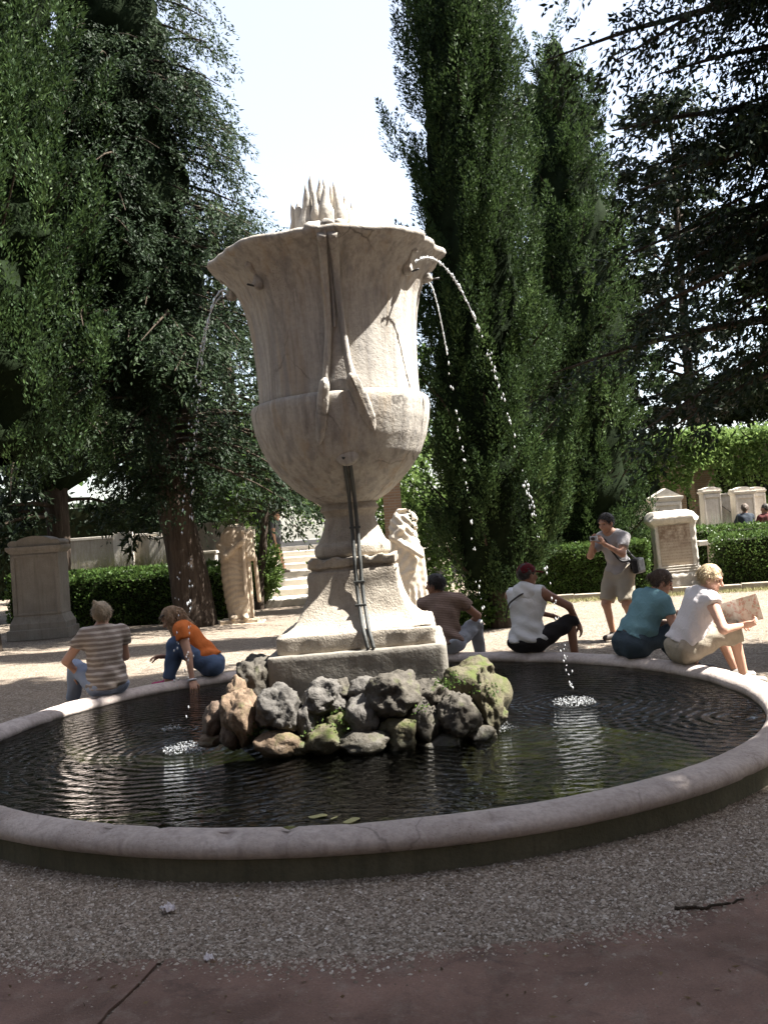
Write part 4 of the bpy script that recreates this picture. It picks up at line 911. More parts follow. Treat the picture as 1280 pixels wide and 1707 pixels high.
# ---- carved altars and stelae
def altar(loc, w, d, h, label, mat, cat='altar', rz=0, top='round', base_h=.28, tilt=0.0, name='stone_altar', group=None):
    root = empty(name, loc, rz, label, cat, group); root.rotation_euler = (0, tilt, rz)
    bh = base_h
    bm = box_bm(w * 1.28, d * 1.28, bh * .42, .012); roughen(bm, .006, 5, 1); bm_obj('base_block', bm, mat, root)
    bm = bmesh.new()
    prof = [(1.17, .42), (1.17, .66), (1.12, .74), (1.06, .86), (1.0, 1.0)]
    for k in range(len(prof) - 1):
        (a, za), (b, zb) = prof[k], prof[k + 1]
        v = [bm.verts.new((sx * w / 2 * s, sy * d / 2 * s, z * bh + .001)) for s, z in ((a, za), (b, zb)) for sx, sy in ((-1, -1), (1, -1), (1, 1), (-1, 1))]
        for i in range(4): bm.faces.new((v[i], v[(i + 1) % 4], v[4 + (i + 1) % 4], v[4 + i]))
    bmesh.ops.remove_doubles(bm, verts=bm.verts, dist=.001); bm_obj('base_moulding', bm, mat, root)
    sh = h - bh - .34 * min(1, w / .8)
    bm = box_bm(w, d, sh, .008, (0, 0, bh)); roughen(bm, .004, 4, 2); bm_obj('shaft', bm, mat, root)
    # sunk inscription panel: raised frame of four strips
    fw = w * .085
    for (x, z, sx, sz) in ((-w / 2 + fw / 2, bh + sh / 2, fw, sh * .96), (w / 2 - fw / 2, bh + sh / 2, fw, sh * .96), (0, bh + sh * .965, w - 2 * fw - .004, sh * .05), (0, bh + sh * .035, w - 2 * fw - .004, sh * .05)):
        bm = box_bm(sx, .03, sz, .006, (x, -d / 2 - .012, z - sz / 2)); bm_obj('panel_frame', bm, mat, root)
    zt = bh + sh; ct = h - zt
    bm = bmesh.new()
    for (a, za, b, zb) in ((1.0, 0, 1.07, .12), (1.07, .12, 1.16, .24), (1.16, .24, 1.18, .42), (1.18, .42, 1.10, .44)):
        v = [bm.verts.new((sx * w / 2 * s, sy * d / 2 * s, zt + z * ct)) for s, z in ((a, za), (b, zb)) for sx, sy in ((-1, -1), (1, -1), (1, 1), (-1, 1))]
        for i in range(4): bm.faces.new((v[i], v[(i + 1) % 4], v[4 + (i + 1) % 4], v[4 + i]))
        if zb == .44: bm.faces.new(v[4:])
    bmesh.ops.remove_doubles(bm, verts=bm.verts, dist=.001); bm_obj('cornice', bm, mat, root)
    z0 = zt + .43 * ct; hh = ct * .57
    def prism(pts, nm, dd=1.04):
        bm = bmesh.new(); f = [bm.verts.new((x, -d / 2 * dd, z)) for x, z in pts]; bm.faces.new(f)
        e = bmesh.ops.extrude_face_region(bm, geom=bm.faces[:])
        for v in e['geom']:
            if isinstance(v, bmesh.types.BMVert): v.co.y += d * dd
        roughen(bm, .006, 7, 3); return bm_obj(nm, bm, mat, root)
    if top == 'round':
        prism([(w * .42 * math.cos(a), z0 + hh * math.sin(a) ** .8) for a in np.linspace(0, PI, 18)], 'arched_top', .98)
        for sx in (-1, 1): prism([(sx * w * .44 + .11 * w * math.cos(a), z0 + hh * .30 + hh * .32 * math.sin(a)) for a in np.linspace(0, 2 * PI, 16, endpoint=False)], 'bolster', 1.02)
    elif top == 'gable': prism([(-w * .56, z0), (w * .56, z0), (0, z0 + hh * 1.25)], 'gable', 1.0)
    elif top == 'flat': prism([(-w * .52, z0), (w * .52, z0), (w * .50, z0 + hh * .5), (-w * .5, z0 + hh * .5)], 'cap_stone', 1.0)
    return root
p = gnd(64, 1066)
altar((p.x, p.y + .35, 0), .90, .66, 1.98, 'grey roman altar with arched top in deep shade at far left', MGRAVE, rz=.06, base_h=.46)
# tilted white altar with the broken right edge, right
def tilted():
    p = gnd(1138, 984)
    root = empty('broken_altar', (p.x, p.y + .25, .0), 0, 'broken white marble altar with brown inscription face, tilted behind the kerb', 'altar')
    root.rotation_euler = (math.radians(-2), math.radians(-1.5), math.radians(-7))
    w, d, h = .94, .62, 1.62
    def f(P):
        x, y, z = P[:, 0], P[:, 1], P[:, 2]
        hw = np.interp(z, [0, .30, .36, .50, 1.30, 1.44, 1.62], [.47, .47, .45, .41, .41, .52, .50])
        dd = np.interp(z, [0, .28, .36, .50, 1.3, 1.44, 1.62], [.34, .34, .31, .26, .26, .34, .32])
        b = np.maximum(np.maximum(np.abs(x) - hw, np.abs(y) - dd), np.maximum(-z, z - h))
        # corners knocked off the top, right edge bitten away
        b = np.maximum(b, plane(P, (-.40, -.1, 1.56), (-.72, -.15, .62))); b = np.maximum(b, plane(P, (.36, 0, 1.55), (.66, .1, .72)))
        b = np.maximum(b, plane(P, (0, -.22, 1.57), (0, -.5, .8)))
        for (cx, cz, s) in ((.50, 1.30, .11), (.49, 1.05, .10), (.50, .82, .10), (.50, .62, .085), (.47, 1.46, .09)):
            b = np.maximum(b, s - np.linalg.norm((P - np.array([cx, -.33, cz])) / np.array([1, 1.4, 1.2]), axis=1))
        rec = np.maximum(np.maximum(np.abs(x + .02) - .34, np.abs(z - .90) - .44), y + .235)
        b = np.maximum(b, -np.maximum(rec, -.26 - y - .2))
        return b + .012 * vnoise(P * 5, 3, 3)
    V, Q = nets(f, (-.62, -.45, -.1), (.62, .45, 1.72), .026)
    link('block', np_mesh('block', V, Q), MMARB, root, True)
    bm = box_bm(.62, .012, .84, .003); roughen(bm, .003, 6, 2, 3)
    t = NT('inscription_face'); c = t.coord(); n = t.noise(c, 6, 6, .7)
    ln = t.n('ShaderNodeTexWave'); ln.bands_direction = 'Z'; ln.inputs['Scale'].default_value = 5.2; ln.inputs['Distortion'].default_value = .6; t.l(c, ln.inputs[0])
    tx = t.noise(t.coord((26, 1, 7)), 3.0, 3, .6)
    lt = t.math('MULTIPLY', t.math('MULTIPLY', t.ramp(ln.outputs[1], [(.45, 0.), (.65, 1.)]), t.ramp(tx, [(.48, 0.), (.56, 1.)])), .5)
    zz = t.n('ShaderNodeSeparateXYZ'); t.l(c, zz.inputs[0])
    st = t.math('MULTIPLY', t.ramp(n, [(.38, 0.), (.6, 1.)]), t.ramp(zz.outputs[2], [(.28, .25), (.62, 1.)]))
    col = t.mix(st, (.50, .42, .33), (.22, .155, .11)); col = t.mix(lt, col, (.17, .12, .085))
    o = bm_obj('inscription', bm, t.done(t.pbr(col, .9, .2, t.bump(n, .6, .02))), root); o.location = (-.02, -.245, .48)
    for z, y in ((.36, -.295), (.415, -.285), (.465, -.275)):
        bm = box_bm(.74, .05, .03, .010); o = bm_obj('moulding', bm, MMARB, root); o.location = (-.02, y, z)
tilted()
# row of stelae and altar stones farther back on the right
p = at(1040, 895, 26.5); altar((p.x, p.y, 0), .86, .5, 1.98, 'wide flat-topped pale altar behind the man with the camera', MTRAV, top='flat')
p = at(1085, 895, 27.0); altar((p.x, p.y, 0), .52, .4, 1.92, 'small pale block between the flat altar and the gabled stele', MMARB, top='flat')
p = at(1112, 895, 26.6); altar((p.x, p.y, 0), .78, .4, 2.20, 'gabled pale stele left of the brick pergola pillar', MMARB, top='gable', cat='stele')
p = at(1186, 880, 26.4); altar((p.x, p.y, 0), .46, .4, 2.20, 'white round-topped stele right of the brick pergola pillar', MMARB, cat='stele')
p = at(1240, 880, 26.3); altar((p.x, p.y, 0), .52, .4, 2.14, 'white round-topped stele behind the person in the dark shirt', MMARB, cat='stele')
p = at(1262, 880, 26.6); altar((p.x, p.y, 0), .40, .4, 2.12, 'narrow white stele, the rightmost one', MMARB, cat='stele')
p = at(1212, 870, 27.3); wl = empty('panel_wall', (p.x, p.y, 0), 0, 'low pale wall between the two white stelae at right', 'wall')
bm = box_bm(1.35, .2, 1.95, .01); roughen(bm, .008, 3, 5, 3); bm_obj('wall_panel', bm, MTRAV, wl)
bm = box_bm(1.40, .26, .06, .01, (0, 0, 1.952)); bm_obj('coping', bm, MTRAV, wl)
MIRON = m_plain('iron', (.10, .085, .075), .7, .3, 20, .2, .4)
tube_obj('rod', [(-.22, -.13, .4), (-.22, -.13, 1.7)], .015, MIRON, wl, 6); tube_obj('rod', [(-.22, -.13, 1.7), (.5, -.13, 1.1)], .012, MIRON, wl, 6); tube_obj('rod', [(.2, -.13, .85), (.5, -.13, 1.1)], .012, MIRON, wl, 6)
# brick stump with a white marble edge, left of the altars
p = at(922, 890, 23.5); st = empty('brick_stump', (p.x, p.y, 0), .1, 'brick stump with a white marble slab on its right side', 'stump')
bm = box_bm(.52, .45, 1.88, .01); bm_obj('brickwork', bm, MBRICK, st)
bm = box_bm(.16, .5, 1.98, .012, (.345, 0, 0)); roughen(bm, .012, 4, 3, 2); bm_obj('marble_slab', bm, MMARB, st)
# boulder-like half round stone and bare bush behind the stump
p = at(990, 885, 25.5); bm = bmesh.new(); bmesh.ops.create_icosphere(bm, subdivisions=4, radius=1)
for v in bm.verts: v.co = Vector((v.co.x * .75, v.co.y * .4, max(-.2, v.co.z) * 1.0))
roughen(bm, .06, 2, 3); o = bm_obj('half_round_stone', bm, MGRAVE); o.location = (p.x, p.y, .9); tag(o, 'grey half-round carved stone in shade under the pergola vine', 'carved stone')
bm = box_bm(1.3, .6, .9, .02); q = bm_obj('pedestal', bm, MGRAVE, o); q.location = (0, 0, -.895)

# ---- pergola with brick pillars, beams and vine
pg = empty('pergola', (0, 0, 0), 0, 'long pergola of brick pillars under a thick green vine, at right', 'pergola')
PY = 28.2; px_ = [at(880, 800, PY).x, at(1168, 800, PY).x, at(1168, 800, PY).x + 4.9]
for x in px_:
    for yy in (PY, PY + 2.8):
        bm = box_bm(.62, .62, 3.0, .012); o = bm_obj('pillar', bm, MBRICK, pg); o.location = (x, yy, 0)
        bm = box_bm(.74, .74, .10, .012, (0, 0, 3.002)); q = bm_obj('pillar_cap', bm, MTRAV, o)
MWOOD = m_bark('old_timber', (.07, .055, .04), (.15, .12, .09))
for yy in (PY, PY + 2.8):
    bm = box_bm(px_[-1] - px_[0] + 1.2, .16, .2, .01); o = bm_obj('beam', bm, MWOOD, pg); o.location = ((px_[0] + px_[-1]) / 2, yy, 3.105)
for k in range(15):
    bm = box_bm(.10, 3.8, .12, .008); o = bm_obj('rafter', bm, MWOOD, pg); o.location = (px_[0] - .3 + k * (px_[-1] - px_[0] + .6) / 14, PY + 1.4, 3.31)
r = np.random.RandomState(8); n = 34000
xa, xb = px_[0] - .6, px_[-1] + .8
X = r.uniform(xa, xb, n); Yv = r.uniform(PY - 1.1, PY + 3.4, n); hump = .30 * vnoise(np.stack([X * .35, Yv * .3], 1), 3, 3)
Z = 3.35 + hump + .50 * r.rand(n) ** .6
fr = r.rand(n) < .55                    # the fringe that hangs over the front
dropmax = .55 + .75 * np.clip(vnoise(np.stack([X * .9, X * 0], 1), 5, 3) + .35, 0, 1.4)
for xp in px_: dropmax *= 1 - .75 * np.exp(-((X - xp) / .55) ** 2)
Yv[fr] = PY - .75 - .35 * r.rand(fr.sum()) + .3 * np.sin(X[fr] * 2); Z[fr] = 3.8 + hump[fr] - r.rand(fr.sum()) ** 1.0 * (dropmax[fr] + .62)
D = r.normal(0, .6, (n, 3)) + np.array([0, -.6, .1]); D[fr, 2] -= .5
leaves('vine', np.stack([X, Yv, Z], 1), D, .13 * r.uniform(.6, 1.3, n), .085 * r.uniform(.7, 1.3, n), .48 + .2 * vnoise(np.stack([X, Yv, Z], 1) * .8, 4, 3) + r.normal(0, .15, n), MVINE, pg, r, rooty=.5)
C, D = [], []
for k in range(46):                     # single trailing shoots
    x = r.uniform(xa, xb); ln = r.uniform(.5, 1.75); m = int(ln * 46); t = r.rand(m)
    C.append(np.stack([x + .06 * np.sin(t * 9 + k) + r.normal(0, .05, m), PY - .85 + r.normal(0, .06, m), 3.15 - t * ln], 1)); D.append(r.normal(0, .6, (m, 3)) + np.array([0, -.5, -.5]))
C = np.vstack(C); D = np.vstack(D); leaves('trailing_shoots', C, D, .12, .085, r.normal(.55, .18, len(C)), MVINE, pg, r, rooty=.5)
shrub('bare_bush', (at(985, 880, 24.5).x, 24.5, 0), (.7, .5, .75), 900, 'bare-stemmed bush under the pergola vine behind the hedge', 'bush', 61, MLAV, .06, .03, 16)
grass_clump((at(965, 890, 23.4).x, 23.6, 0), (1.3, .5), 1700, 1.65, 'tall pale flowering grass between the hedge and the altars, centre right', 62, MLAV)
grass_clump((at(1075, 890, 24.2).x, 24.6, 0), (1.3, .5), 1300, 1.6, 'tall pale grass in front of the row of altars', 63, MLAV)
grass_clump((at(1200, 880, 24.2).x, 24.4, 0), (1.0, .5), 1000, 1.55, 'tall pale grass in front of the white stelae', 64, MLAV)

# ---- left background: pale wall, grass, small pedestal
p = at(262, 900, 30.5); gw = empty('garden_wall', (p.x, p.y, 0), .03, 'low pale garden wall with white slabs, seen under the conifer at left', 'wall')
bm = box_bm(6.2, .3, 1.98, .012); roughen(bm, .012, 2, 3, 4); bm_obj('wall_face', bm, MTRAV, gw)
bm = box_bm(6.3, .38, .09, .012, (0, 0, 1.982)); bm_obj('coping', bm, MMARB, gw)
for x, w_, h_ in ((-1.0, .62, 2.15), (.15, .72, 1.95), (.95, .50, 1.9)):
    bm = box_bm(w_, .14, h_, .02, (x, -.24, 0)); roughen(bm, .012, 3, int(h_ * 10), 2); bm_obj('white_slab', bm, MMARB, gw)
grass_clump((p.x - .1, 28.4, 0), (2.0, .5), 2600, 1.75, 'tall dry grass in front of the pale garden wall at left', 66)
p = at(347, 935, 24.6); bm = box_bm(.46, .4, 1.35, .015); o = bm_obj('stone_post', bm, MGRAVE); o.location = (p.x, p.y, 0); tag(o, 'short grey stone post between the leaning trunk and the left statue', 'post')
bm = box_bm(.54, .48, .07, .01, (0, 0, 1.352)); bm_obj('post_cap', bm, MTRAV, o)
p = at(344, 900, 29.5); bm = box_bm(1.5, .25, 2.25, .01); roughen(bm, .008, 2, 3, 3); o = bm_obj('grey_wall', bm, MGRAVE); o.location = (p.x, p.y, 0); tag(o, 'grey plastered wall glimpsed right of the leaning trunk', 'wall')
for x in (-.2, .25):
    bm = box_bm(.05, .03, 2.2, 0, (x, -.141, .02)); bm_obj('rib', bm, MGRAVE, o)
# ---- broad pale steps going up behind the vase
stp = empty('garden_steps', (0, 0, 0), 0, 'broad pale stone steps climbing away behind the pedestal', 'steps')
MSTEP = m_stone('step_stone', (.58, .54, .47), (.48, .44, .38), (.30, .27, .23), 3, .2, .5, .4)
xs0, xs1 = at(425, 960, 23).x - .2, at(560, 960, 23).x + 1.6
for k in range(9):
    y0 = 22.6 + k * 1.5; y1 = y0 + 1.5
    bm = box_bm(xs1 - xs0 + k * .55, 1.52 if k < 8 else 16, .165, .012); roughen(bm, .005, 3, k); o = bm_obj('step', bm, MSTEP, stp); o.location = ((xs0 + xs1) / 2 - k * .06, (y0 + y1) / 2 if k < 8 else y0 + 8, .165 * k - .004 * (k == 0))
    if k: 
        bm = box_bm(xs1 - xs0 + k * .55 - .1, 1.44, .165 * k - .003, 0); q = bm_obj('step_core', bm, MGRAVE, o); q.location = (0, 0, -.165 * k + .001)
# shrubs by the steps
p = gnd(448, 982); shrub('lavender_bush', (p.x - .05, p.y - .2, 0), (.42, .4, .40), 3800, 'grey-green lavender bush beside the pale steps', 'bush', 71, MLAV, .11, .02)
p = at(437, 920, 22.6); shrub('leafy_shrub', (p.x, 22.6, .15), (.45, .4, .75), 2600, 'light green leafy shrub behind the left statue', 'shrub', 72, MVINE, .10, .06)
p = at(462, 850, 21.0); 
# brick pillar and ivy behind the veiled right statue, grey post beside it
p = at(658, 900, 21.5); bp = empty('brick_pillar', (p.x, p.y, 0), 0, 'square brick pillar behind the draped white statue', 'pillar')
bm = box_bm(.40, .40, 2.75, .01); bm_obj('shaft', bm, MBRICK, bp); bm = box_bm(.5, .5, .09, .01, (0, 0, 2.752)); bm_obj('cap', bm, MTRAV, bp)
r = np.random.RandomState(9); n = 9000; p = at(680, 880, 22.6)
iv = empty('ivy_bush', (p.x + .2, 22.6, 0), 0, 'leafy green ivy bush behind the brick pillar', 'bush')
U = r.normal(size=(n, 3)) * np.array([.75, .35, .9]) + np.array([-.1, 0, 1.5]); U[:, 2] = np.abs(U[:, 2])
leaves('foliage', U, r.normal(size=(n, 3)) + [0, -.4, .2], .12 * r.uniform(.6, 1.3, n), .085, r.normal(.5, .2, n), MVINE, iv, r, rooty=.5)
tube_obj('stem', smooth_path([(0, 0, -.05), (.1, .05, .8), (0, 0, 2.0)], 10), np.linspace(.05, .02, 10), MTWIG, iv)
p = at(624, 880, 24.0); MSTEEL = m_plain('grey_steel', (.26, .28, .30), .45, .2, 9, .1, .5)
sg = empty('steel_post', (p.x, p.y, 0), 0, 'thin grey steel post with a dark blue plate, right of the vase stem', 'post')
tube_obj('pole', [(0, 0, 0), (0, 0, 1.4), (0, 0, 2.75)], .085, MSTEEL, sg, 12)
bm = box_bm(.30, .03, .62, .01, (-.14, -.1, 1.55)); bm_obj('plate', bm, m_plain('blue_plate', (.03, .045, .085), .5), sg)
# low dark bush and roots at the foot of the centre cypress
shrub('low_bush', (cb.x - .55, cb.y - .15, 0), (.55, .4, .26), 3200, 'low twiggy bush at the foot of the tall cypress', 'bush', 73, MBROAD, .07, .04, 22)

# ---- unseen brick front added behind the camera to block skylight
mb = empty('added_building', (0, -15, 0), 0, 'long brick front added unseen behind the camera to block skylight', 'building')
bm = box_bm(56, 3, 14, .05); bm_obj('wall', bm, MBRICK, mb)
bm = box_bm(57, 3.8, .5, .05, (0, 0, 14.002)); bm_obj('cornice', bm, MTRAV, mb)
for k in range(9):
    bm = box_bm(2.0, .2, 4.6, .03); o = bm_obj('window', bm, MDARK, mb); o.location = (-24 + 6 * k, 1.46, 4)
    bm = box_bm(2.4, .3, .2, .02); q = bm_obj('sill', bm, MTRAV, o); q.location = (0, .1, -.21)
# ------------------------------------------------------------------ statues
def statue(name, base, label, seed, pts, fold, mat, plinth, rz=0, h=.0185, lean=0):
    """draped headless figure; pts is a list of (z, half width, half depth, x offset), fold(P) adds the drapery"""
    root = empty(name, base, rz, label, 'statue'); root.rotation_euler = (0, lean, rz)
    zs, hw, hd, ox = [np.array(c) for c in zip(*pts)]
    def f(P):
        z = P[:, 2]; a = np.interp(z, zs, hw); b = np.interp(z, zs, hd); c = np.interp(z, zs, ox)
        q = np.hypot((P[:, 0] - c) / a, P[:, 1] / b); d = (q - 1) * np.minimum(a, b)
        d = np.maximum(d, np.maximum(zs[0] - z, z - zs[-1]))
        return fold(P, d)
    lo = (-(hw.max() + .25), -(hd.max() + .22), zs[0] - .03); hi = (hw.max() + .25, hd.max() + .2, zs[-1] + .25)
    V, Q = nets(f, lo, hi, h); link('draped_figure', np_mesh('draped_figure', V, Q), mat, root, True)
    for nm, (sx, sy, sz, z0) in plinth:
        bm = box_bm(sx, sy, sz, .02, (0, 0, z0)); roughen(bm, .012, 6, seed, 3); bm_obj(nm, bm, mat, root)
    return root
MST1 = m_stone('statue_marble', (.50, .42, .32), (.39, .315, .235), (.23, .18, .13), 3.0, .3, .5, .35)
MST2 = m_stone('statue_white', (.66, .60, .50), (.54, .475, .385), (.36, .30, .23), 3.0, .25, .4, .3)
p1 = gnd(398, 1040)
def fold1(P, d):
    x, y, z = P[:, 0], P[:, 1], P[:, 2]
    # U-shaped folds sweeping from the left arm down across the legs
    u = (z - 1.1) + 1.5 * (x + .28) ** 2 - 1.25 * (x + .28) * np.clip((1.6 - z), -.2, 1.5)
    main = np.sin(u * 46 + 1.8 * np.sin(x * 6) + 1.2 * np.sin(z * 5)) * .5 + .5
    amp = .013 * np.clip((z - .15) / .2, 0, 1) * np.clip((1.75 - z) / .25, .1, 1) * np.clip((.20 - x) / .12, 0, 1)
    vert = .016 * np.sin(x * 62 + 2 * z) * np.clip((x - .12) / .1, 0, 1)
    d = d + amp * main ** 1.4 + vert * (y < .1)
    d = smin(d, cap(P, (.17, -.19, 1.80), (.15, -.235, .55), .045, .03), .03)                 # edge of the toga falling in front
    d = smin(d, cap(P, (-.30, -.05, 1.55), (-.18, -.24, 1.33), .075, .06), .05)              # right arm wrapped in cloth
    d = smin(d, cap(P, (-.18, -.24, 1.33), (.15, -.24, 1.60), .05, .05), .05)
    arm = cap(P, (.27, 0, 1.72), (.31, -.10, 1.28), .10, .075); d = smin(d, arm, .05)
    d = np.maximum(d, .045 - np.linalg.norm(P - np.array([.31, -.20, 1.25]), axis=1))         # socket of the lost hand
    d = smin(d, cap(P, (.36, .02, 1.3), (.40, .0, .42), .04, .045), .02)                      # hanging end of cloth
    d = smin(d, ell(P, (-.10, -.25, .12), (.065, .13, .06)), .02); d = smin(d, ell(P, (.14, -.26, .12), (.065, .14, .06)), .02)
    d = smin(d, ell(P, (.0, .02, 1.86), (.13, .12, .10)), .05)
    d = np.maximum(d, plane(P, (0, 0, 1.93), (0.1, -.25, 1)))
    return d + .006 * vnoise(P * 6, 4, 3)
statue('togate_statue', (p1.x, p1.y + .25, 0), 'headless tan toga statue with sweeping folds, left of the vase', 1,
       [(.06, .24, .20, .02), (.16, .25, .20, .02), (.5, .29, .21, 0), (.9, .31, .215, -.01), (1.3, .315, .21, -.01), (1.6, .315, .205, 0), (1.78, .27, .18, .0), (1.88, .17, .14, 0), (1.93, .12, .11, 0)],
       fold1, MST1, [('foot_block', (.74, .62, .085, -.005 + .001)), ('ground_slab', (.98, .80, .05, -.04))], .05)
p2 = at(686, 1015, 17.6)
def fold2(P, d):
    x, y, z = P[:, 0], P[:, 1], P[:, 2]
    u = z + .95 * x
    lowf = np.sin((x * .9 - .33 * z) * 50) ; diag = np.sin(u * 36 + 1.3 * np.sin(x * 7))
    hiw = np.clip((z - 1.42) / .1, 0, 1)
    d = d + .011 * diag * hiw + .010 * (1 - hiw) * np.clip((z - .62) / .15, 0, 1) * np.sin((x * 1.0 + (z - 1.25) * -.9) * 30) + .012 * np.sin(x * 60) * np.clip((.62 - z) / .15, 0, 1)
    d = smin(d, cap(P, (-.20, -.19, 1.46), (.27, -.22, 1.10), .055, .05), .035)               # sash across the body
    d = smin(d, cap(P, (-.22, -.17, 1.48), (-.05, -.20, 1.62), .05, .06), .05)
    d = smin(d, cap(P, (-.20, -.17, .78), (.10, -.21, .86), .03, .025), .03)                  # hem of the mantle
    d = smin(d, cap(P, (.24, -.05, 1.2), (.26, -.05, .25), .07, .08), .05)
    d = smin(d, cap(P, (-.05, 0, 1.88), (.12, .0, 1.80), .11, .12), .06)
    hole = np.linalg.norm((P - np.array([.0, -.13, 1.93])) / np.array([.13, .09, .05]), axis=1) - 1; d = np.maximum(d, -hole * .06)
    d = smin(d, ell(P, (-.06, -.24, .07), (.06, .13, .05)), .02)
    return d + .006 * vnoise(P * 6, 14, 3)
statue('draped_statue', (p2.x + .02, 17.7, 0), 'headless white draped statue in sunlight, right of the vase stem', 2,
       [(.04, .27, .22, .04), (.2, .27, .21, .03), (.6, .29, .21, 0), (1.0, .29, .21, -.01), (1.3, .28, .20, -.03), (1.5, .26, .20, -.04), (1.7, .255, .19, -.03), (1.84, .23, .17, 0), (1.98, .10, .10, .02)],
       fold2, MST2, [('foot_block', (.72, .60, .08, -.02))], -.04, lean=math.radians(-1.5))

# ------------------------------------------------------------------ people
MSKIN = {}
def m_skin(col):
    if col not in MSKIN:
        t = NT('skin'); c = t.coord(); n = t.noise(c, 12, 4)
        p = t.mix(n, tuple(x * .86 for x in col), tuple(min(1, x * 1.1) for x in col))
        MSKIN[col] = t.done(t.pbr(p, .55, .35, t.bump(t.noise(c, 160, 2), .08, .004)))
    return MSKIN[col]
def m_hair(name, a, b, sc=(60, 60, 9)):
    t = NT(name); n = t.noise(t.coord(sc), 2.2, 4, .6, .8)
    return t.done(t.pbr(t.mix(t.ramp(n, [(.3, 0.), (.7, 1.)]), a, b), .5, .4, t.bump(n, .8, .012)))
def vec(*a): return np.array(a, float)
def nrm(v): v = np.asarray(v, float); return v / (np.linalg.norm(v) + 1e-9)
def ik(a, b, l1, l2, pole):            # joint between a and b, bent towards pole
    a, b = np.asarray(a, float), np.asarray(b, float); d = b - a; L = min(np.linalg.norm(d), (l1 + l2) * .995); u = nrm(d); b = a + u * L
    x = (l1 * l1 - l2 * l2 + L * L) / (2 * L); h = math.sqrt(max(0, l1 * l1 - x * x)); p = np.asarray(pole, float); p = nrm(p - u * (p @ u))
    return a + u * x + p * h, b
def hand_mesh(w, d, palm, curl, side, s=1.0, spread=.12, h=.0062):
    """hand from the wrist w along d, palm normal palm; side +1 right, -1 left"""
    d = nrm(d); palm = nrm(np.asarray(palm, float) - d * (np.asarray(palm, float) @ d)); sd = np.cross(d, palm) * side
    prims = []
    for k, (o, ln, r0) in enumerate(((-.030, .066, .0088), (-.010, .076, .0092), (.011, .071, .0090), (.031, .056, .0080))):
        root = w + (d * .085 + sd * o) * s; dd = nrm(d + sd * spread * (k - 1.5) * .6); pts = [root]; a = curl * .5
        for q in (.45, .32, .23):
            v = dd * math.cos(a) + palm * math.sin(a); pts.append(pts[-1] + v * ln * q * s * 1.15); a += curl * .85
        for q in range(3): prims.append((pts[q], pts[q + 1], r0 * s * (1 - .1 * q), r0 * s * (.92 - .1 * q)))
    t0 = w + (d * .03 - sd * .030) * s; t1 = t0 + (d * .035 - sd * .028 + palm * .018) * s; t2 = t1 + (d * .036 - sd * .004 + palm * .022 * (1 + curl)) * s
    th_ = [(t0, t1, .013 * s, .0105 * s), (t1, t2, .0105 * s, .008 * s)]
    R3 = np.stack([d, sd, palm])
    def f(P):
        D = ell(P, w + d * .048 * s, (.058 * s, .043 * s, .019 * s), R3); D = smin(D, cap(P, w - d * .03, w + d * .02 * s, .024 * s, .026 * s), .02)
        for a, b, ra, rb in th_: D = smin(D, cap(P, a, b, ra, rb), .010)
        g = None
        for a, b, ra, rb in prims:
            c = cap(P, a, b, ra, rb); g = c if g is None else np.minimum(g, c)
        return smin(D, g, .006)
    allp = np.array([w - d * .05] + [p[0] for p in prims] + [p[1] for p in prims] + [t2])
    return nets(f, allp.min(0) - .035, allp.max(0) + .035, h)
def head_frame(look, up=(0, 0, 1)):
    f = nrm(look); r = nrm(np.cross(f, up)); u = np.cross(r, f); return np.stack([r, f, u])      # rows right, front, up
def head_sdf(P, c, R, s=1.0):
    q = (P - c) @ R.T / s
    d = ell(q, (0, -.012, .030), (.076, .096, .092)); d = smin(d, ell(q, (0, .030, -.045), (.058, .062, .066)), .035)
    d = smin(d, cap(q, vec(0, .088, .018), vec(0, .113, -.022), .009, .0145), .014)
    d = smin(d, ell(q, (0, .080, .035), (.055, .016, .012)), .02)
    for sx in (-1, 1):
        d = -smin(-d, np.linalg.norm(q - vec(sx * .031, .104, .010), axis=1) - .017, .012)
        d = smin(d, ell(q, (sx * .078, -.004, -.005), (.011, .024, .033)), .008)
        d = smin(d, ell(q, (sx * .040, .066, -.022), (.024, .024, .022)), .02)
    d = smin(d, ell(q, (0, .088, -.058), (.024, .010, .0065)), .006); d = smin(d, ell(q, (0, .086, -.070), (.021, .010, .007)), .006)
    d = smin(d, ell(q, (0, .078, -.098), (.022, .018, .016)), .02)
    return d * s
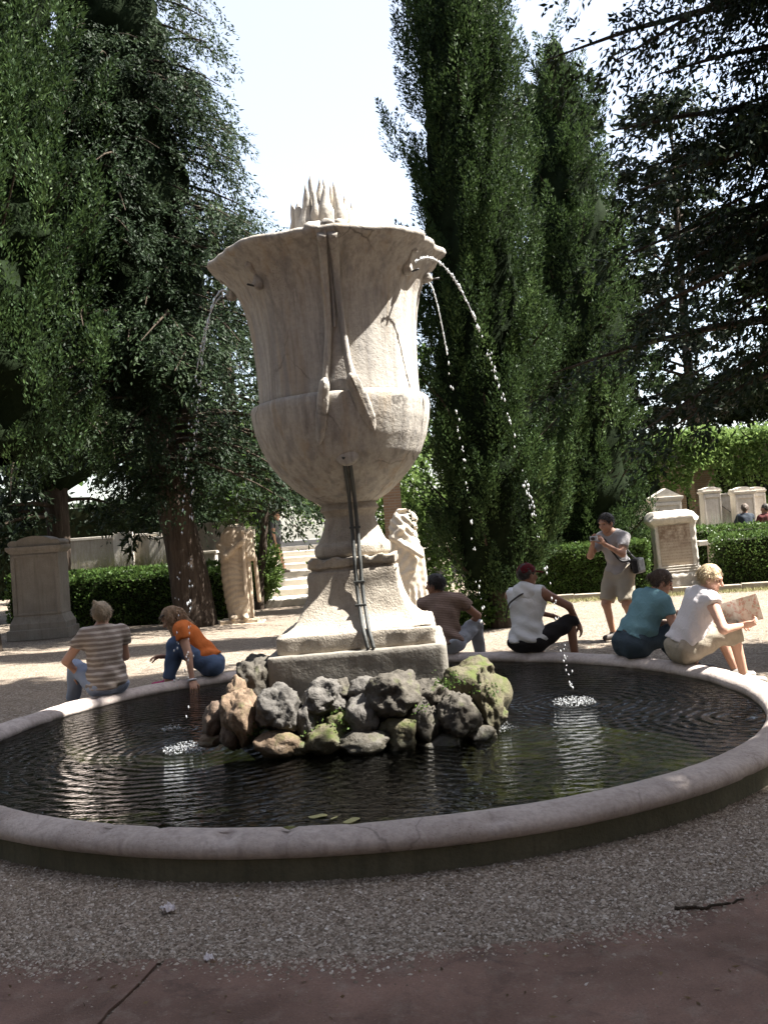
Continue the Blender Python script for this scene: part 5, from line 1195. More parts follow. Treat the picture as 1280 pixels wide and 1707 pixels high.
def person(base, rz, label, J, shirt, pants, skin, hair, sleeve=.55, leg_end=.95, hem=.06, scale=1.0, wid=1.0, belly=.0, group=None, neck_r=.085, shirt_off=.021, pants_off=.014, shoes=None, hood=False, vox=.018, extra=None, sleeve_puff=0.0, belt=None, shirt_mat2=None, lod=1.0):
    """seated or standing figure; J holds the joints in a frame that faces +y"""
    root = empty('person', base, rz, label, 'person', group); root.scale = (scale,) * 3
    pel, che, hd = [np.asarray(J[k], float) for k in ('pelvis', 'chest', 'head')]
    sp = nrm(che - pel); R = head_frame(J['look'], J.get('hup', (0, 0, 1)))
    twist = J.get('twist', 0.0); rtv = vec(math.cos(twist), math.sin(twist), J.get('tilt', 0.0)); rtv = nrm(rtv - sp * (rtv @ sp)); fwv = np.cross(sp, rtv)
    sw = .172 * wid; shz = che + sp * .125
    sh = {1: shz + rtv * sw, -1: shz - rtv * sw}
    hip = {s: pel + vec(s * .088 * wid, 0, -.015) for s in (1, -1)}
    arm, leg = {}, {}
    for s, k in ((1, 'r'), (-1, 'l')):
        arm[s] = ik(sh[s], J['hand_' + k], .285, .255, J.get('elbow_' + k, (s * .6, -.5, -.6))); leg[s] = ik(hip[s], J['foot_' + k], .43, .42, J.get('knee_' + k, (s * .25, 1, .6)))
    R3 = np.stack([rtv, fwv, sp]); nb = shz + sp * .065 + fwv * .008
    def torso(P, o=0.0):
        L = [ell(P, che + sp * .02, (.158 * wid + o, .108 + belly * .4 + o, .185 + o), R3), ell(P, (pel * .52 + che * .48) + fwv * belly * .4, (.138 * wid + belly * .5 + o, .100 + belly + o, .15 + o), R3),
             ell(P, pel + sp * .01, (.165 * wid + o, .118 + belly * .5 + o, .125 + o), R3), cap(P, sh[1] - rtv * .02, sh[-1] + rtv * .02, .062 + o)]
        L.append(cap(P, shz + sp * .01 + rtv * .11, nb, .045 + o, .05 + o)); L.append(cap(P, shz + sp * .01 - rtv * .11, nb, .045 + o, .05 + o))
        return smin_l(L, .06)
    def uarm(P, s, o=0.0, fr=1.0):
        e = arm[s][0]; q = sh[s] + (e - sh[s]) * fr; d = cap(P, sh[s], e, .054 * (.85 + .15 * wid) + o, .042 + o)
        return d if fr >= 1 else np.maximum(d, plane(P, q, e - sh[s]))
    def thigh(P, s, o=0.0): return cap(P, hip[s], leg[s][0], .088 * (.6 + .4 * wid) + o, .058 + o)
    def shin(P, s, o=0.0): return cap(P, leg[s][0], leg[s][1], .056 + o, .038 + o)
    def bodyf(P):
        d = torso(P); d = smin(d, cap(P, nb - sp * .05, hd + vec(0, 0, -.02) - R[1] * .02, .056, .050), .03)
        for s in (1, -1):
            d = smin(d, uarm(P, s), .03); d = smin(d, cap(P, arm[s][0], arm[s][1], .041, .026), .02)
            d = smin(d, smin(thigh(P, s), shin(P, s), .03), .04)
        return d
    pts = [pel, che, hd, *arm[1], *arm[-1], *leg[1], *leg[-1], *sh.values()]; pts = np.array(pts); lo, hi = pts.min(0) - .26, pts.max(0) + .26
    parts = [nets(bodyf, lo, hi, vox * lod), nets(lambda P: smin(head_sdf(P, hd, R), cap(P, nb, hd + vec(0, 0, -.04) - R[1] * .02, .054, .05), .02), hd - .2, hd + .2, .0078 * lod)]
    for s, k in ((1, 'r'), (-1, 'l')):
        fd = J.get('hdir_' + k, None); fd = arm[s][1] - arm[s][0] if fd is None else fd
        parts.append(hand_mesh(arm[s][1], np.asarray(fd, float), J.get('palm_' + k, (-s * .5, .2, -.8)), J.get('curl_' + k, .55), s, .98, h=.0062 * lod))
    V, Q = join_np(parts); link('body', np_mesh('body', V, Q), m_skin(skin), root, True)
    # shirt
    rs_ = np.random.RandomState(abs(hash(label)) % 1000 if False else int(sum(ord(c) for c in label)) % 1000)
    hemp = pel + sp * hem
    ph = rs_.uniform(0, 6.28, 6)
    def folds(P):
        a = (P - pel) @ sp; b = (P - pel) @ rtv; c = (P - pel) @ fwv
        return .0085 * np.sin(a * 46 + 5 * b + 2.2 * np.sin(b * 11 + ph[0]) + ph[1]) * np.clip(1 - a / .45, .15, 1) + .007 * np.sin(b * 33 + a * 20 + ph[2] + 2 * np.sin(a * 9)) + .004 * np.sin(c * 50 + a * 33 + ph[3])
    def shirtf(P):
        o = shirt_off; d = torso(P, o)
        flare = np.clip(((P - hemp) @ sp), 0, .3); d = d - .010 * (1 - flare / .3)
        if sleeve > 0:
            for s in (1, -1): d = smin(d, uarm(P, s, o + .005 + sleeve_puff, sleeve), .03)
        else:
            for s in (1, -1): d = np.maximum(d, .088 - np.linalg.norm((P - sh[s] - rtv * s * .055) @ np.stack([rtv, sp * .85, fwv * .75]).T, axis=1))
        d = d + folds(P)
        d = np.maximum(d, -plane(P, hemp, sp) + .002 * np.sin(P[:, 0] * 25)); d = np.maximum(d, plane(P, nb + sp * .035, sp))
        return np.maximum(d, neck_r - np.linalg.norm((P - nb - sp * .055 - fwv * .025) * vec(1, 1, 1), axis=1))
    V, Q = nets(shirtf, lo, hi, .0145 * lod); so = link('shirt', np_mesh('shirt', V, Q), shirt, root, True)
    def pantsf(P):
        d = np.maximum(ell(P, pel + sp * .01, (.170 * wid + pants_off, .122 + belly * .5 + pants_off, .135 + pants_off), R3), plane(P, pel + sp * min(.115, hem + .03), sp))
        for s in (1, -1):
            t = thigh(P, s, pants_off + .008)
            if leg_end <= 1.0: t = np.maximum(t, plane(P, hip[s] + (leg[s][0] - hip[s]) * leg_end, leg[s][0] - hip[s]))
            else: t = smin(t, np.maximum(shin(P, s, pants_off + .012), plane(P, leg[s][0] + (leg[s][1] - leg[s][0]) * (leg_end - 1), leg[s][1] - leg[s][0])), .03)
            d = smin(d, t, .05)
        d = d + .005 * np.sin(P[:, 0] * 30 + P[:, 1] * 26 + ph[4]) + .004 * np.sin(P[:, 2] * 44 + P[:, 1] * 30 + ph[5])
        return d
    V, Q = nets(pantsf, lo, hi, .0155 * lod); po = link('trousers', np_mesh('trousers', V, Q), pants, root, True)
    if belt is not None:
        V, Q = nets(lambda P: np.maximum(ell(P, pel + sp * .01, (.178 * wid + pants_off, .13 + belly * .5 + pants_off, .143 + pants_off), R3), np.abs(plane(P, pel + sp * .085, sp)) - .020), lo, hi, .012); link('belt', np_mesh('belt', V, Q), belt, root, True)
    for s in (1, -1):
        a = leg[s][1]; fdv = nrm(J.get('toe', vec(s * .2, 1, 0))); mt, = (shoes or MSHOE,)
        V, Q = nets(lambda P: np.maximum(smin(cap(P, a - fdv * .03 + vec(0, 0, -.035), a + fdv * .16 + vec(0, 0, -.045), .045, .036), cap(P, a, a + vec(0, 0, -.03), .045, .045), .03), -(P[:, 2] - a[2] + .08)), a - .28, a + .28, .014); link('shoe', np_mesh('shoe', V, Q), mt, root, True)
    # eyes, hair
    for s in (1, -1):
        bm = bmesh.new(); bmesh.ops.create_uvsphere(bm, u_segments=8, v_segments=6, radius=.0075); e = hd + vec(s * .031, .0845, .010) @ R; bmesh.ops.translate(bm, vec=e, verts=bm.verts); bm_obj('eye', bm, MEYE, root, True)
    kind, hm = hair
    def hairf(P):
        q = (P - hd) @ R.T; n_ = .008 * vnoise(q * vec(15, 15, 6), 7, 3) + .003 * np.sin(q[:, 0] * 230 + 8 * np.sin(q[:, 2] * 30))
        d = ell(q, (0, -.016, .034), (.088, .108, .102)) + n_
        cut = plane(q, (0, .052, .045), (0, .9, -.42)); low = plane(q, (0, -.02, -.045 if kind != 'short' else -.03), (0, .35, -1))
        d = np.maximum(d, smin(cut, plane(q, (0, .01, -.05), (0, 1, -.1)), .0) if False else np.maximum(cut, low))
        for s in (-1, 1): d = np.maximum(d, .028 - np.linalg.norm((q - vec(s * .083, .004, -.012)) * vec(.6, 1, .9), axis=1))
        if kind == 'bun': d = smin(d, ell(q, (-.02, -.10, .065), (.048, .050, .055)) + 1.5 * n_, .02); d = smin(d, cap(q, vec(-.03, -.11, .09), vec(-.055, -.12, .125), .026, .016), .01)
        if kind == 'pony': d = smin(d, ell(q, (0, -.115, .02), (.030, .035, .035)) + n_, .015)
        if kind == 'long':
            for a, b, ra, rb in ((vec(.06, -.03, .0), vec(.085, .05, -.24), .05, .035), (vec(-.06, -.02, .0), vec(-.07, .06, -.22), .045, .03), (vec(0, -.09, .0), vec(.03, -.13, -.27), .065, .04), (vec(.05, -.08, -.05), vec(.08, -.08, -.29), .05, .03)):
                d = smin(d, cap(q, a, b, ra, rb) + .010 * np.sin(q[:, 0] * 160 + q[:, 2] * 14) * .5 + 2 * n_, .03)
        if kind == 'tousled': d = d + .007 * vnoise(q * 34, 3, 2)
        return d
    if kind != 'none':
        V, Q = nets(hairf, hd - .36, hd + .22, .0092 * lod); ho = link('hair', np_mesh('hair', V, Q), hm, root, True)
        if extra is not None and extra.__name__ == 'ex_cap': lod = 5
        ns = int((2600 if kind == 'long' else 1500) / lod ** 2); si = rs_.choice(len(V), ns); Cs = V[si]; o_ = unit(Cs - hd - vec(0, 0, -.03)); dn = np.array([0, 0, -1.0]) - R[1] * .45 + rs_.normal(0, .35, (ns, 3)); dn = dn - o_ * (dn * o_).sum(1)[:, None] * .9
        so_ = leaves('hair_strands', Cs - o_ * .003, dn, (.085 if kind == 'long' else .045) * rs_.uniform(.5, 1.3, ns), .0045, np.full(ns, .5), hm, ho, rs_, nd=o_, nj=.3); so_['kind'] = 'stuff'
    info = dict(root=root, hd=hd, R=R, nb=nb, sp=sp, rt=rtv, fw=fwv, sh=sh, arm=arm, leg=leg, pel=pel, che=che, lo=lo, hi=hi, torso=torso, so=so, hip=hip)
    if extra: extra(info)
    return info
MEYE = m_plain('eye_dark', (.05, .04, .035), .4, .1)
MSHOE = m_plain('shoe_leather', (.06, .05, .045), .6, .3)
MSHOEW = m_plain('shoe_pale', (.35, .33, .31), .6, .3)
def rim_spot(px, back=True):            # seat on the far rim that shows at that photo column, and the outward direction
    best = None
    for k in range(720):
        a = PI * k / 720; p = Vector((CX + (RB + .02) * math.cos(a), CY + (RB + .02) * math.sin(a), .218)) - Vector((0, 0, CAM_Z))
        x = 640 + F_PX * p.dot(_rt) / p.dot(_fw)
        if best is None or abs(x - px) < best[0]: best = (abs(x - px), a)
    a = best[1]; return Vector((CX + (RB + .02) * math.cos(a), CY + (RB + .02) * math.sin(a), .218)), a - PI / 2
G = -.218                               # ground seen from a seat on the rim
DENIM = m_cloth('denim', (.085, .125, .21), .3, fold=.5); DENIMD = m_cloth('dark_denim', (.045, .065, .085), .3, fold=.5); KHAKI = m_cloth('khaki', (.33, .29, .23), .15, fold=.5)

# woman in a grey striped top
b0, rz0_ = rim_spot(180)
person(b0, rz0_ - .42, 'seated woman in a grey striped top with pinned-up grey hair, back turned', dict(pelvis=(0, 0, .115), chest=(0, .05, .44), head=(.02, .11, .755), look=(.35, .9, -.15), hand_r=(.13, .40, .22), hand_l=(-.20, .33, .20), foot_r=(.16, .66, G + .09), foot_l=(-.20, .60, G + .09), elbow_l=(-1, -.2, -.3), elbow_r=(.6, -.2, -.6)),
       m_cloth('striped_grey', (.215, .175, .150), .15, (.40, .355, .315), sscale=6.5), m_cloth('pale_denim', (.26, .31, .42), .2), (.47, .27, .19), ('bun', m_hair('hair_ash', (.20, .145, .09), (.42, .35, .25))), sleeve=.42, leg_end=1.9, hem=-.08, wid=1.06, belly=.02)
# woman in orange leaning to the water
b1, rz1_ = rim_spot(355)
def ex_orange(I):
    V, Q = nets(lambda P: np.abs(np.linalg.norm((P - I['arm'][-1][1]) @ np.stack([nrm(I['arm'][-1][1] - I['arm'][-1][0])] * 1).T, axis=1)) - .012 + np.maximum(0, np.linalg.norm(P - I['arm'][-1][1], axis=1) - .042), I['arm'][-1][1] - .08, I['arm'][-1][1] + .08, .008)
    link('bracelet', np_mesh('bracelet', V, Q), m_plain('bracelet_silver', (.6, .6, .62), .3), I['root'], True)
    q = I['R']; c = I['hd']
    P = [c + vec(x, y, z) @ q for x, y, z in ((-.085, .02, .07), (-.075, .075, .075), (0, .10, .08), (.075, .075, .075), (.085, .02, .07))]
    tube_obj('sunglasses', smooth_path(P, 12), .009, MEYE, I['root'], 8)
person(b1, rz1_ + 1.02, 'seated woman in an orange shirt with long hair reaching down to the water', dict(pelvis=(0, 0, .115), chest=(.02, .20, .385), head=(.04, .40, .61), look=(.10, .85, -.5), hand_l=(-.31, .16, -.02), hand_r=(.06, .52, .22), foot_r=(.14, .50, -.05), foot_l=(-.10, .46, -.05), hdir_l=(-.45, -.15, -.55), elbow_l=(-.6, -.6, .1), knee_r=(.1, .6, 1), knee_l=(-.1, .6, .8), curl_l=.3, twist=.1),
       m_cloth('orange_cotton', (.52, .14, .035), .15), DENIM, (.44, .25, .17), ('long', m_hair('hair_highlight', (.13, .075, .04), (.36, .24, .14))), sleeve=.38, leg_end=1.85, hem=.03, shoes=m_plain('shoe_pink', (.42, .03, .12), .6), extra=ex_orange)
# man in a thin-striped brown shirt
b2, rz2_ = rim_spot(742)
person(b2, rz2_ + .0, 'seated man with short dark hair in a thin-striped brown shirt, looking left', dict(pelvis=(0, 0, .12), chest=(-.03, .10, .43), head=(-.10, .17, .735), look=(-.98, .25, -.05), hand_r=(.20, .42, .25), hand_l=(-.10, .45, .22), foot_r=(.30, .52, G + .09), foot_l=(-.16, .60, G + .09), knee_r=(.5, .8, 1.0), elbow_r=(1, -.25, -.2), elbow_l=(-1, -.2, -.2), tilt=-.08),
       m_cloth('striped_brown', (.27, .195, .155), .12, (.165, .11, .095), sscale=17), m_cloth('washed_jeans', (.38, .41, .47), .35), (.36, .195, .13), ('short', m_hair('hair_black', (.012, .01, .01), (.035, .028, .025))), sleeve=.5, leg_end=1.9, hem=-.06, wid=1.12)
# man in a sleeveless white hooded top and dark red cap
MWHITE = m_cloth('white_cotton', (.62, .62, .63), .08); MCAP = m_cloth('cap_red', (.085, .010, .014), .2)
def ex_cap(I):
    q, c, root = I['R'], I['hd'], I['root']
    V, Q = nets(lambda P: np.maximum(ell((P - c) @ q.T, (0, -.012, .040), (.090, .110, .098)), -plane((P - c) @ q.T, (0, 0, .035), (0, -.12, 1))), c - .2, c + .2, .009); co = link('cap', np_mesh('cap', V, Q), MCAP, root, True)
    V, Q = nets(lambda P: np.maximum(ell((P - c) @ q.T, (0, .105, .042), (.075, .095, .03)), np.abs(plane((P - c) @ q.T, (0, .10, .045), (0, .15, 1))) - .007), c - .25, c + .25, .007); link('cap_peak', np_mesh('cap_peak', V, Q), MCAP, co, True)
    bm = bmesh.new(); bmesh.ops.create_uvsphere(bm, u_segments=8, v_segments=6, radius=.011); bmesh.ops.translate(bm, vec=c + vec(0, -.012, .138) @ q, verts=bm.verts); bm_obj('cap_button', bm, MCAP, co, True)
    nb, sp, fw, rt = I['nb'], I['sp'], I['fw'], I['rt']
    def hoodf(P):
        a = ell(P, nb - sp * .055 - fw * .085, (.135, .060, .115), np.stack([rt, fw, sp])); b = ell(P, nb + sp * .02 - fw * .02, (.11, .10, .045), np.stack([rt, fw, sp]))
        d = smin(a, b, .05) + .006 * np.sin((P @ rt) * 40 + (P @ sp) * 50); return np.maximum(d, .07 - np.linalg.norm(P - nb - sp * .06 - fw * .01, axis=1))
    V, Q = nets(hoodf, nb - .3, nb + .25, .011); link('hood', np_mesh('hood', V, Q), MWHITE, root, True)
    sh, ch, pe = I['sh'], I['che'], I['pel']
    P = [sh[1] * .55 + nb * .45 + sp * .03, nb - sp * .08 - fw * .17 , sh[-1] - fw * .135 - sp * .10 + rt * .05, sh[-1] - sp * .24 - rt * .02 - fw * .06]
    tube_obj('bag_strap', smooth_path(P, 24), .010, MEYE, root, 6)
b3, rz3_ = rim_spot(880)
person(b3, rz3_ - .0, 'seated man in a dark red cap and white sleeveless hooded top', dict(pelvis=(0, 0, .125), chest=(-.01, .07, .475), head=(.0, .115, .80), look=(.55, .83, -.05), hand_r=(.43, .36, .265), hand_l=(.10, .42, .34), foot_r=(.40, .30, G + .09), foot_l=(-.12, .62, G + .09), knee_r=(.75, .7, .8), hdir_r=(.25, .25, -.9), elbow_r=(.7, -.5, .5), elbow_l=(-1, 0, -.4), curl_r=.5),
       MWHITE, m_cloth('charcoal_cloth', (.022, .020, .022), .3), (.23, .115, .075), ('short', m_hair('hair_black2', (.01, .008, .008), (.03, .024, .02))), sleeve=0, leg_end=1.05, hem=-.04, wid=1.16, shoes=MSHOE, extra=ex_cap)
# woman in teal bending over
b4, rz4_ = rim_spot(1052)
person(b4, rz4_ - .28, 'seated woman in a teal T-shirt with dark hair, bending forward', dict(pelvis=(0, 0, .13), chest=(.03, .185, .43), head=(.08, .34, .69), look=(.45, .85, -.45), hand_r=(.16, .46, .36), hand_l=(-.02, .48, .28), foot_r=(.14, .62, G + .09), foot_l=(-.14, .62, G + .09), elbow_r=(.6, -.3, -.8), elbow_l=(-.6, -.2, -.6)),
       m_cloth('teal_cotton', (.135, .25, .285), .12), DENIMD, (.47, .26, .19), ('pony', m_hair('hair_brown', (.035, .022, .015), (.10, .065, .045))), sleeve=.5, leg_end=1.9, hem=.055, wid=1.20, belly=.045, belt=MSHOE)
# woman in white reading a map
def ex_map(I):
    a = I['arm'][1][1]; root = I['root']
    t = NT('map_print'); c = t.coord(); n = t.noise(c, 16, 4, .6, .4); v = t.voro(c, 26, 'DISTANCE_TO_EDGE')
    col = t.ramp(n, [(.38, (.66, .64, .58)), (.5, (.56, .54, .47)), (.58, (.50, .27, .22)), (.66, (.40, .46, .36))]); col = t.mix(t.ramp(v, [(.02, 1.), (.06, 0.)]), col, (.62, .60, .55)); mm = t.done(t.pbr(col, .8, .2))
    bm = bmesh.new(); nx, ny = 8, 5
    fd = vec(.50, .62, .22); fd = nrm(fd); upv = nrm(vec(.10, -.25, .9)); o_ = a + vec(-.20, -.06, -.045)
    g = [[bm.verts.new(o_ + fd * (i / nx * .33) + upv * (j / ny * .24) + vec(-.015, .02, 0) * math.sin(i / nx * 9) + vec(0, 0, .004) * math.sin(j * 2)) for j in range(ny + 1)] for i in range(nx + 1)]
    for i in range(nx):
        for j in range(ny): bm.faces.new((g[i][j], g[i + 1][j], g[i + 1][j + 1], g[i][j + 1]))
    e = bmesh.ops.extrude_face_region(bm, geom=bm.faces[:])
    for v_ in e['geom']:
        if isinstance(v_, bmesh.types.BMVert): v_.co += Vector((-.0008, .0012, 0))
    o = bm_obj('paper_map', bm, mm); o.location = root.location; o.rotation_euler = root.rotation_euler; tag(o, 'printed paper map held open by the woman in white', 'map')
b5, rz5_ = rim_spot(1140)
person(b5, rz5_ - .30, 'seated fair-haired woman in a white top and khaki capri trousers, reading', dict(pelvis=(0, 0, .14), chest=(.03, .15, .46), head=(.085, .27, .745), look=(.52, .80, -.35), hand_r=(.30, .44, .335), hand_l=(-.02, .50, .32), foot_r=(.18, .47, G + .09), foot_l=(-.08, .52, G + .09), elbow_r=(.7, -.5, -.6), elbow_l=(-.8, -.2, -.5), hdir_r=(.3, .9, .15), palm_r=(-.6, .2, .6), curl_r=.9),
       m_cloth('white_blouse', (.58, .55, .56), .06), KHAKI, (.52, .31, .23), ('short', m_hair('hair_blond', (.36, .25, .13), (.58, .47, .30))), sleeve=.10, leg_end=1.28, hem=.035, wid=1.22, belly=.04, shoes=MSHOEW, extra=ex_map)
# standing man taking a photograph
MBAG = m_plain('black_nylon', (.012, .012, .014), .55, .3)
def ex_cam(I):
    c = (I['arm'][1][1] + I['arm'][-1][1]) / 2 + vec(0, .10, .035); root = I['root']
    bm = box_bm(.10, .035, .06, .006, (0, 0, 0)); o = bm_obj('camera', bm, m_plain('camera_silver', (.45, .45, .47), .35)); 
    R_ = Matrix.Rotation(root.rotation_euler.z, 4, 'Z'); w = root.location + R_ @ Vector(c * root.scale.x); o.location = w; o.rotation_euler = (0, 0, root.rotation_euler.z); tag(o, 'small silver camera held up by the standing man', 'camera')
    V, Q = tube_np([(0, .01, .03), (0, .03, .03), (0, .045, .03)], [.024, .024, .02], 14); link('lens', np_mesh('lens', V, Q), MEYE, o, True)
    pe, sh, fw, rt, sp = I['pel'], I['sh'], I['fw'], I['rt'], I['sp']
    hipb = pe - rt * .25 - fw * .04 + sp * .05
    P = [sh[1] * .6 + I['nb'] * .4 + sp * .035 + fw * .03, I['che'] + fw * .15 + sp * .08, I['che'] * .5 + pe * .5 - rt * .12 + fw * .13, hipb + sp * .08]
    tube_obj('bag_strap', smooth_path(P, 24), .014, MBAG, root, 6)
    P = [sh[1] * .6 + I['nb'] * .4 + sp * .035, I['che'] - fw * .15 + sp * .08, I['che'] * .5 + pe * .5 - rt * .14 - fw * .12, hipb + sp * .08]
    tube_obj('bag_strap', smooth_path(P, 24), .014, MBAG, root, 6)
    bm = box_bm(.10, .26, .20, .035, (0, 0, -.10)); roughen(bm, .008, 9, 2)
    bo = bm_obj('shoulder_bag', bm, MBAG); bo.location = root.location + R_ @ Vector(hipb * root.scale.x); bo.rotation_euler = (0, .1, root.rotation_euler.z + .15); tag(bo, "black shoulder bag at the standing man's hip", 'bag')
    bm = box_bm(.012, .24, .11, .008, (.055, 0, -.03)); bm_obj('flap', bm, MBAG, bo)
pm = gnd(1046, 1068)
person((pm.x, 12.35, 0), PI - .75, 'standing man in a grey T-shirt and khaki shorts taking a photograph', dict(pelvis=(0, 0, .88), chest=(.0, .10, 1.20), head=(.02, .22, 1.50), look=(.12, .95, -.25), hand_r=(.10, .44, 1.27), hand_l=(-.06, .44, 1.25), foot_r=(.13, .05, .085), foot_l=(-.17, -.02, .085), elbow_r=(.6, -.2, -1), elbow_l=(-.8, -.1, -1), knee_r=(.1, 1, 0), knee_l=(-.1, 1, 0), hdir_r=(-.2, .5, .8), hdir_l=(.2, .5, .8), palm_r=(-.8, .2, .2), palm_l=(.8, .2, .2), curl_r=.8, curl_l=.8),
       m_cloth('grey_tshirt', (.30, .29, .30), .1), KHAKI, (.37, .205, .14), ('tousled', m_hair('hair_black3', (.008, .007, .007), (.03, .024, .022))), sleeve=.62, leg_end=.92, hem=-.05, pants_off=.03, sleeve_puff=.004, shirt_off=.014, wid=.96, scale=1.0, extra=ex_cam)
# far people
pf = at(1246, 885, 23.6)
person((pf.x, pf.y, pf.z - .22), .25, 'far person in a dark shirt seated behind the hedges at right', dict(pelvis=(0, 0, .12), chest=(0, .06, .44), head=(.03, .10, .77), look=(.5, .8, 0), hand_r=(.16, .4, .2), hand_l=(-.16, .4, .2), foot_r=(.15, .6, -.3), foot_l=(-.15, .6, -.3)),
       m_cloth('navy_shirt', (.03, .038, .05), .2), DENIMD, (.40, .23, .16), ('pony', m_hair('hair_dark', (.05, .035, .025), (.15, .11, .08))), sleeve=.6, leg_end=1.9, lod=2.0)
pf2 = at(1279, 885, 23.9)
person((pf2.x + .05, pf2.y, pf2.z - .22), .2, 'far person at the very right edge behind the hedges, dark hair', dict(pelvis=(0, 0, .12), chest=(0, .06, .44), head=(-.02, .10, .77), look=(-.5, .8, 0), hand_r=(.16, .4, .2), hand_l=(-.16, .4, .2), foot_r=(.15, .6, -.3), foot_l=(-.15, .6, -.3)),
       m_cloth('maroon_shirt', (.10, .03, .03), .2), DENIMD, (.38, .21, .15), ('short', m_hair('hair_dark2', (.02, .015, .012), (.05, .04, .03))), sleeve=.6, leg_end=1.9, lod=2.0)
# low bench they sit on
for q, nm in ((pf, 'dark low bench under the far person in the dark shirt'), (pf2, 'dark low bench under the far person at the right edge')):
    o = empty('garden_bench', (q.x, q.y + .05, 0), .2, nm, 'bench'); zt = q.z - .23
    bm = box_bm(.62, .4, .05, .008, (0, 0, zt - .05)); bm_obj('seat', bm, MWOOD, o)
    for sx in (-.25, .25):
        bm = box_bm(.06, .34, zt - .052, .005, (sx, 0, 0)); bm_obj('leg', bm, MWOOD, o)
# person walking up the pale steps
pw = at(464, 944, 26.5); zst = .165 * 3 
person((pw.x, 26.3, .66), -1.9, 'walking person with bare legs going along the pale steps, upper body behind leaves', dict(pelvis=(0, 0, .92), chest=(0, .03, 1.25), head=(0, .06, 1.58), look=(0, 1, 0), hand_r=(.26, .12, .82), hand_l=(-.26, -.12, .82), foot_r=(.09, .25, .09), foot_l=(-.09, -.22, .12), knee_r=(0, 1, 0), knee_l=(0, 1, 0)),
       m_cloth('grey_top', (.10, .10, .11), .2), m_cloth('dark_shorts', (.05, .05, .055), .2), (.42, .24, .16), ('short', m_hair('hair_dark3', (.03, .02, .015), (.08, .06, .04))), sleeve=.5, leg_end=.55, lod=1.8)

# ------------------------------------------------------------------ water jets, splashes, litter
t = NT('water_drop'); gl = t.n('ShaderNodeBsdfGlossy'); gl.inputs['Roughness'].default_value = .05; df = t.n('ShaderNodeBsdfDiffuse'); df.inputs[0].default_value = (.85, .88, .9, 1); tp = t.n('ShaderNodeBsdfTransparent')
m1 = t.n('ShaderNodeMixShader'); m1.inputs[0].default_value = .55; t.l(gl.outputs[0], m1.inputs[1]); t.l(df.outputs[0], m1.inputs[2]); m2 = t.n('ShaderNodeMixShader'); m2.inputs[0].default_value = .15; t.l(m1.outputs[0], m2.inputs[1]); t.l(tp.outputs[0], m2.inputs[2]); MDROP = t.done(m2.outputs[0])
OCT = np.array([(1, 0, 0), (0, 1, 0), (-1, 0, 0), (0, -1, 0), (0, 0, 1.5), (0, 0, -1.5)], float); OCTF = np.array([(0, 1, 4), (1, 2, 4), (2, 3, 4), (3, 0, 4), (1, 0, 5), (2, 1, 5), (3, 2, 5), (0, 3, 5)])
def drops(name, P, S, label, cat, st=1.0):
    n = len(P); V = (OCT[None] * np.asarray(S)[:, None, None] * np.array([1, 1, st]) + P[:, None, :]).reshape(-1, 3); Fq = (OCTF[None] + 6 * np.arange(n)[:, None, None]).reshape(-1, 3)
    return tag(link(name, np_mesh(name, V, Fq), MDROP, None, True), label, cat, kind='stuff')
def jet(px0, py0, Y0, land, label, n, seed, s=.009, up=.0):
    """ballistic thread of drops from a spout to the place where it lands on the water"""
    r = np.random.RandomState(seed); a = at(px0, py0, Y0); b = land; g = 9.81
    vz = up; T = (vz + math.sqrt(vz * vz + 2 * g * (a.z - b.z))) / g
    t = np.sort(np.r_[r.uniform(0, T * .45, n // 2), r.uniform(T * .4, T, n - n // 2)]); t = t[np.sin(t * 90 + 3 * np.sin(t * 31)) > -.45]
    P = np.stack([a.x + (b.x - a.x) * t / T, a.y + (b.y - a.y) * t / T, a.z + vz * t - .5 * g * t * t], 1) + r.normal(0, .006, (len(t), 3)) * (t / T * 2.2)[:, None]
    o = drops('water_jet', P, s * .72 * r.uniform(.4, 1.15, len(t)), label, 'water jet', 1.9)
    tt = np.linspace(0, T * .42, 30)    # the unbroken thread near the spout
    V, Q = tube_np(np.stack([a.x + (b.x - a.x) * tt / T, a.y + (b.y - a.y) * tt / T, a.z + vz * tt - .5 * g * tt * tt], 1), np.linspace(.0045, .0032, 30) * (1 + .35 * np.sin(np.arange(30) * 2.3)), 6)
    link('thread', np_mesh('thread', V, Q), MDROP, o, True); return o
L1, L2, L3, L4, L5 = [c for c, w in SPL]
jet(692, 437, 7.05, L1, 'thin arc of water drops from the right lip to the pool', 260, 1, .0085, .9)
jet(712, 470, 7.6, L3 + Vector((.0, .9, 0)), 'near-vertical thread of drops falling right of the vase', 120, 2, .0080, .1)
jet(380, 487, 7.1, L2, 'thin arc of water drops from the left lip to the pool', 200, 3, .0076, .5)
jet(378, 492, 7.7, L4, 'second thread of drops falling left of the vase', 110, 4, .0076, .1)
def splash(c, n, R_, H, label, seed):
    r = np.random.RandomState(seed); a = r.uniform(0, 6.28, n); q = R_ * r.rand(n) ** .6; z = H * r.rand(n) ** 2 * (1 - q / R_ * .6)
    drops('splash', np.stack([c.x + q * np.cos(a), c.y + q * np.sin(a), WZ + .003 + z], 1), .0042 * r.uniform(.3, 1, n), label, 'splash')
splash(L1, 420, .17, .06, 'white splash where the right arc of water lands', 1); splash(L2, 420, .17, .06, 'white splash where the left arc of water lands', 2)
splash(L3, 90, .10, .06, 'small splash beside the mossy rocks at right', 3); splash(L4, 80, .08, .05, 'small splash left of the rock heap', 4)
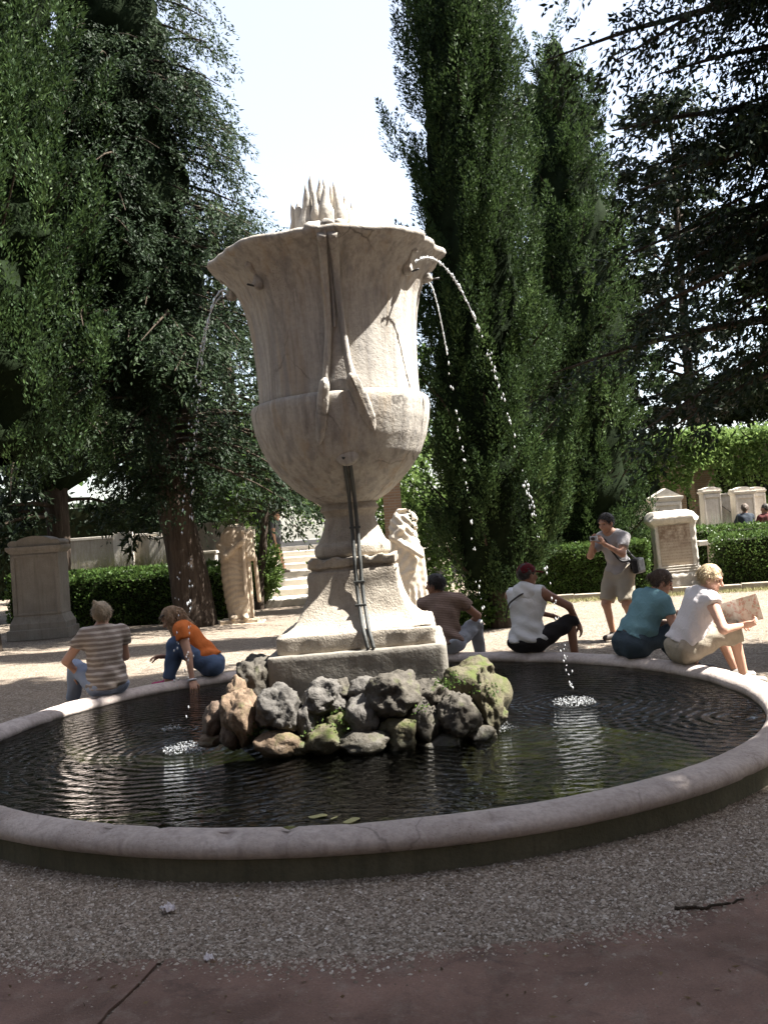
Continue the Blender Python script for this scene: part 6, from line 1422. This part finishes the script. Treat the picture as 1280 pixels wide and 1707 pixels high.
# crumpled tissues
MPAPER = m_plain('tissue_paper', (.72, .68, .70), .8, .1, 12, .4)
def tissue(px, py, s, label, seed, z):
    p = gnd(px, py, z); bm = bmesh.new(); bmesh.ops.create_grid(bm, x_segments=12, y_segments=12, size=s)
    from mathutils import noise as mn
    for v in bm.verts:
        q = v.co / s; h = abs(mn.noise(q * 1.9 + Vector((seed, 0, 0)))) * .9 + .4 * abs(mn.noise(q * 4 + Vector((0, seed, 0))))
        v.co = Vector((q.x * s * (.8 + .3 * mn.noise(q * 2)), q.y * s * (.6 + .3 * mn.noise(q * 2 + Vector((5, 5, 5)))), s * h * .9 + .004))
    e = bmesh.ops.extrude_face_region(bm, geom=bm.faces[:])
    for v in e['geom']:
        if isinstance(v, bmesh.types.BMVert): v.co.z += .002
    o = bm_obj('tissue', bm, MPAPER, None, False); o.location = p; o.rotation_euler = (0, 0, seed); tag(o, label, 'litter')
tissue(281, 1518, .044, 'crumpled white tissue lying on the gravel', 2, .012); tissue(348, 1600, .027, 'smaller crumpled white tissue at the edge of the pavement', 5, .016)
# stick and floating leaves
a, m, b = gnd(1122, 1514, .02), gnd(1180, 1512, .025), gnd(1238, 1499, .02)
tag(tube_obj('stick', smooth_path([a, m, b], 14) + .003 * np.random.RandomState(3).normal(size=(14, 3)), np.linspace(.008, .004, 14), MTWIG), 'thin dark stick on the gravel at lower right', 'stick')
for k, (px, py, s, lab) in enumerate(((530, 1361, .05, 'ring-shaped pale leaf floating near the front rim'), (557, 1364, .02, 'smallest pale leaf floating near the front rim'), (586, 1368, .05, 'broad pale leaf floating against the front rim'))):
    p = gnd(px, py, WZ + .003); bm = bmesh.new(); bmesh.ops.create_circle(bm, cap_ends=True, segments=14, radius=s)
    for v in bm.verts: v.co.y *= .55; v.co.z += .004 * math.sin(v.co.x * 60)
    e = bmesh.ops.extrude_face_region(bm, geom=bm.faces[:])
    for v in e['geom']:
        if isinstance(v, bmesh.types.BMVert): v.co.z += .003
    o = bm_obj('floating_leaf', bm, m_plain('dry_leaf', (.36, .34, .16), .6), None); o.location = p; o.rotation_euler = (0, 0, .3 * k); tag(o, lab, 'leaf')

# dry leaves strewn on gravel and pavement
r = np.random.RandomState(12); n = len(LIT); Dl = r.normal(size=(n, 3)); Dl[:, 2] = .12 * np.abs(Dl[:, 2])
MLIT = m_leaf('litter_leaf', (.05, .032, .018), (.14, .095, .05), (.26, .20, .11), .1, .8)
tag(leaves('leaf_litter', LIT, Dl, r.uniform(.012, .034, n), r.uniform(.006, .014, n), r.rand(n), MLIT, None, r, nd=np.tile([0, 0, 1.0], (n, 1)), nj=.35), 'small dry leaves strewn over gravel and pavement', kind='stuff')
# little plants in the gaps between the boulders
for px, py, w_, nn in ((572, 1206, .10, 420), (530, 1222, .07, 220), (745, 1138, .06, 110), (812, 1150, .06, 120), (690, 1180, .05, 140), (640, 1222, .07, 180), (430, 1218, .05, 120)):
    c = at(px, py, 6.56 if px < 800 else 6.72) - Vector((CX, CY, 0)); P = np.array(c) + r.normal(0, 1, (nn, 3)) * np.array([w_, .05, w_ * .45])
    o = leaves('moss_plants', P, r.normal(size=(nn, 3)) + np.array([0, -.6, .6]), .022 * r.uniform(.5, 1.4, nn), .014, r.normal(.5, .2, nn), MVINE if px in (572, 530) else MBROAD, mound, r, rooty=.5); o['kind'] = 'stuff'
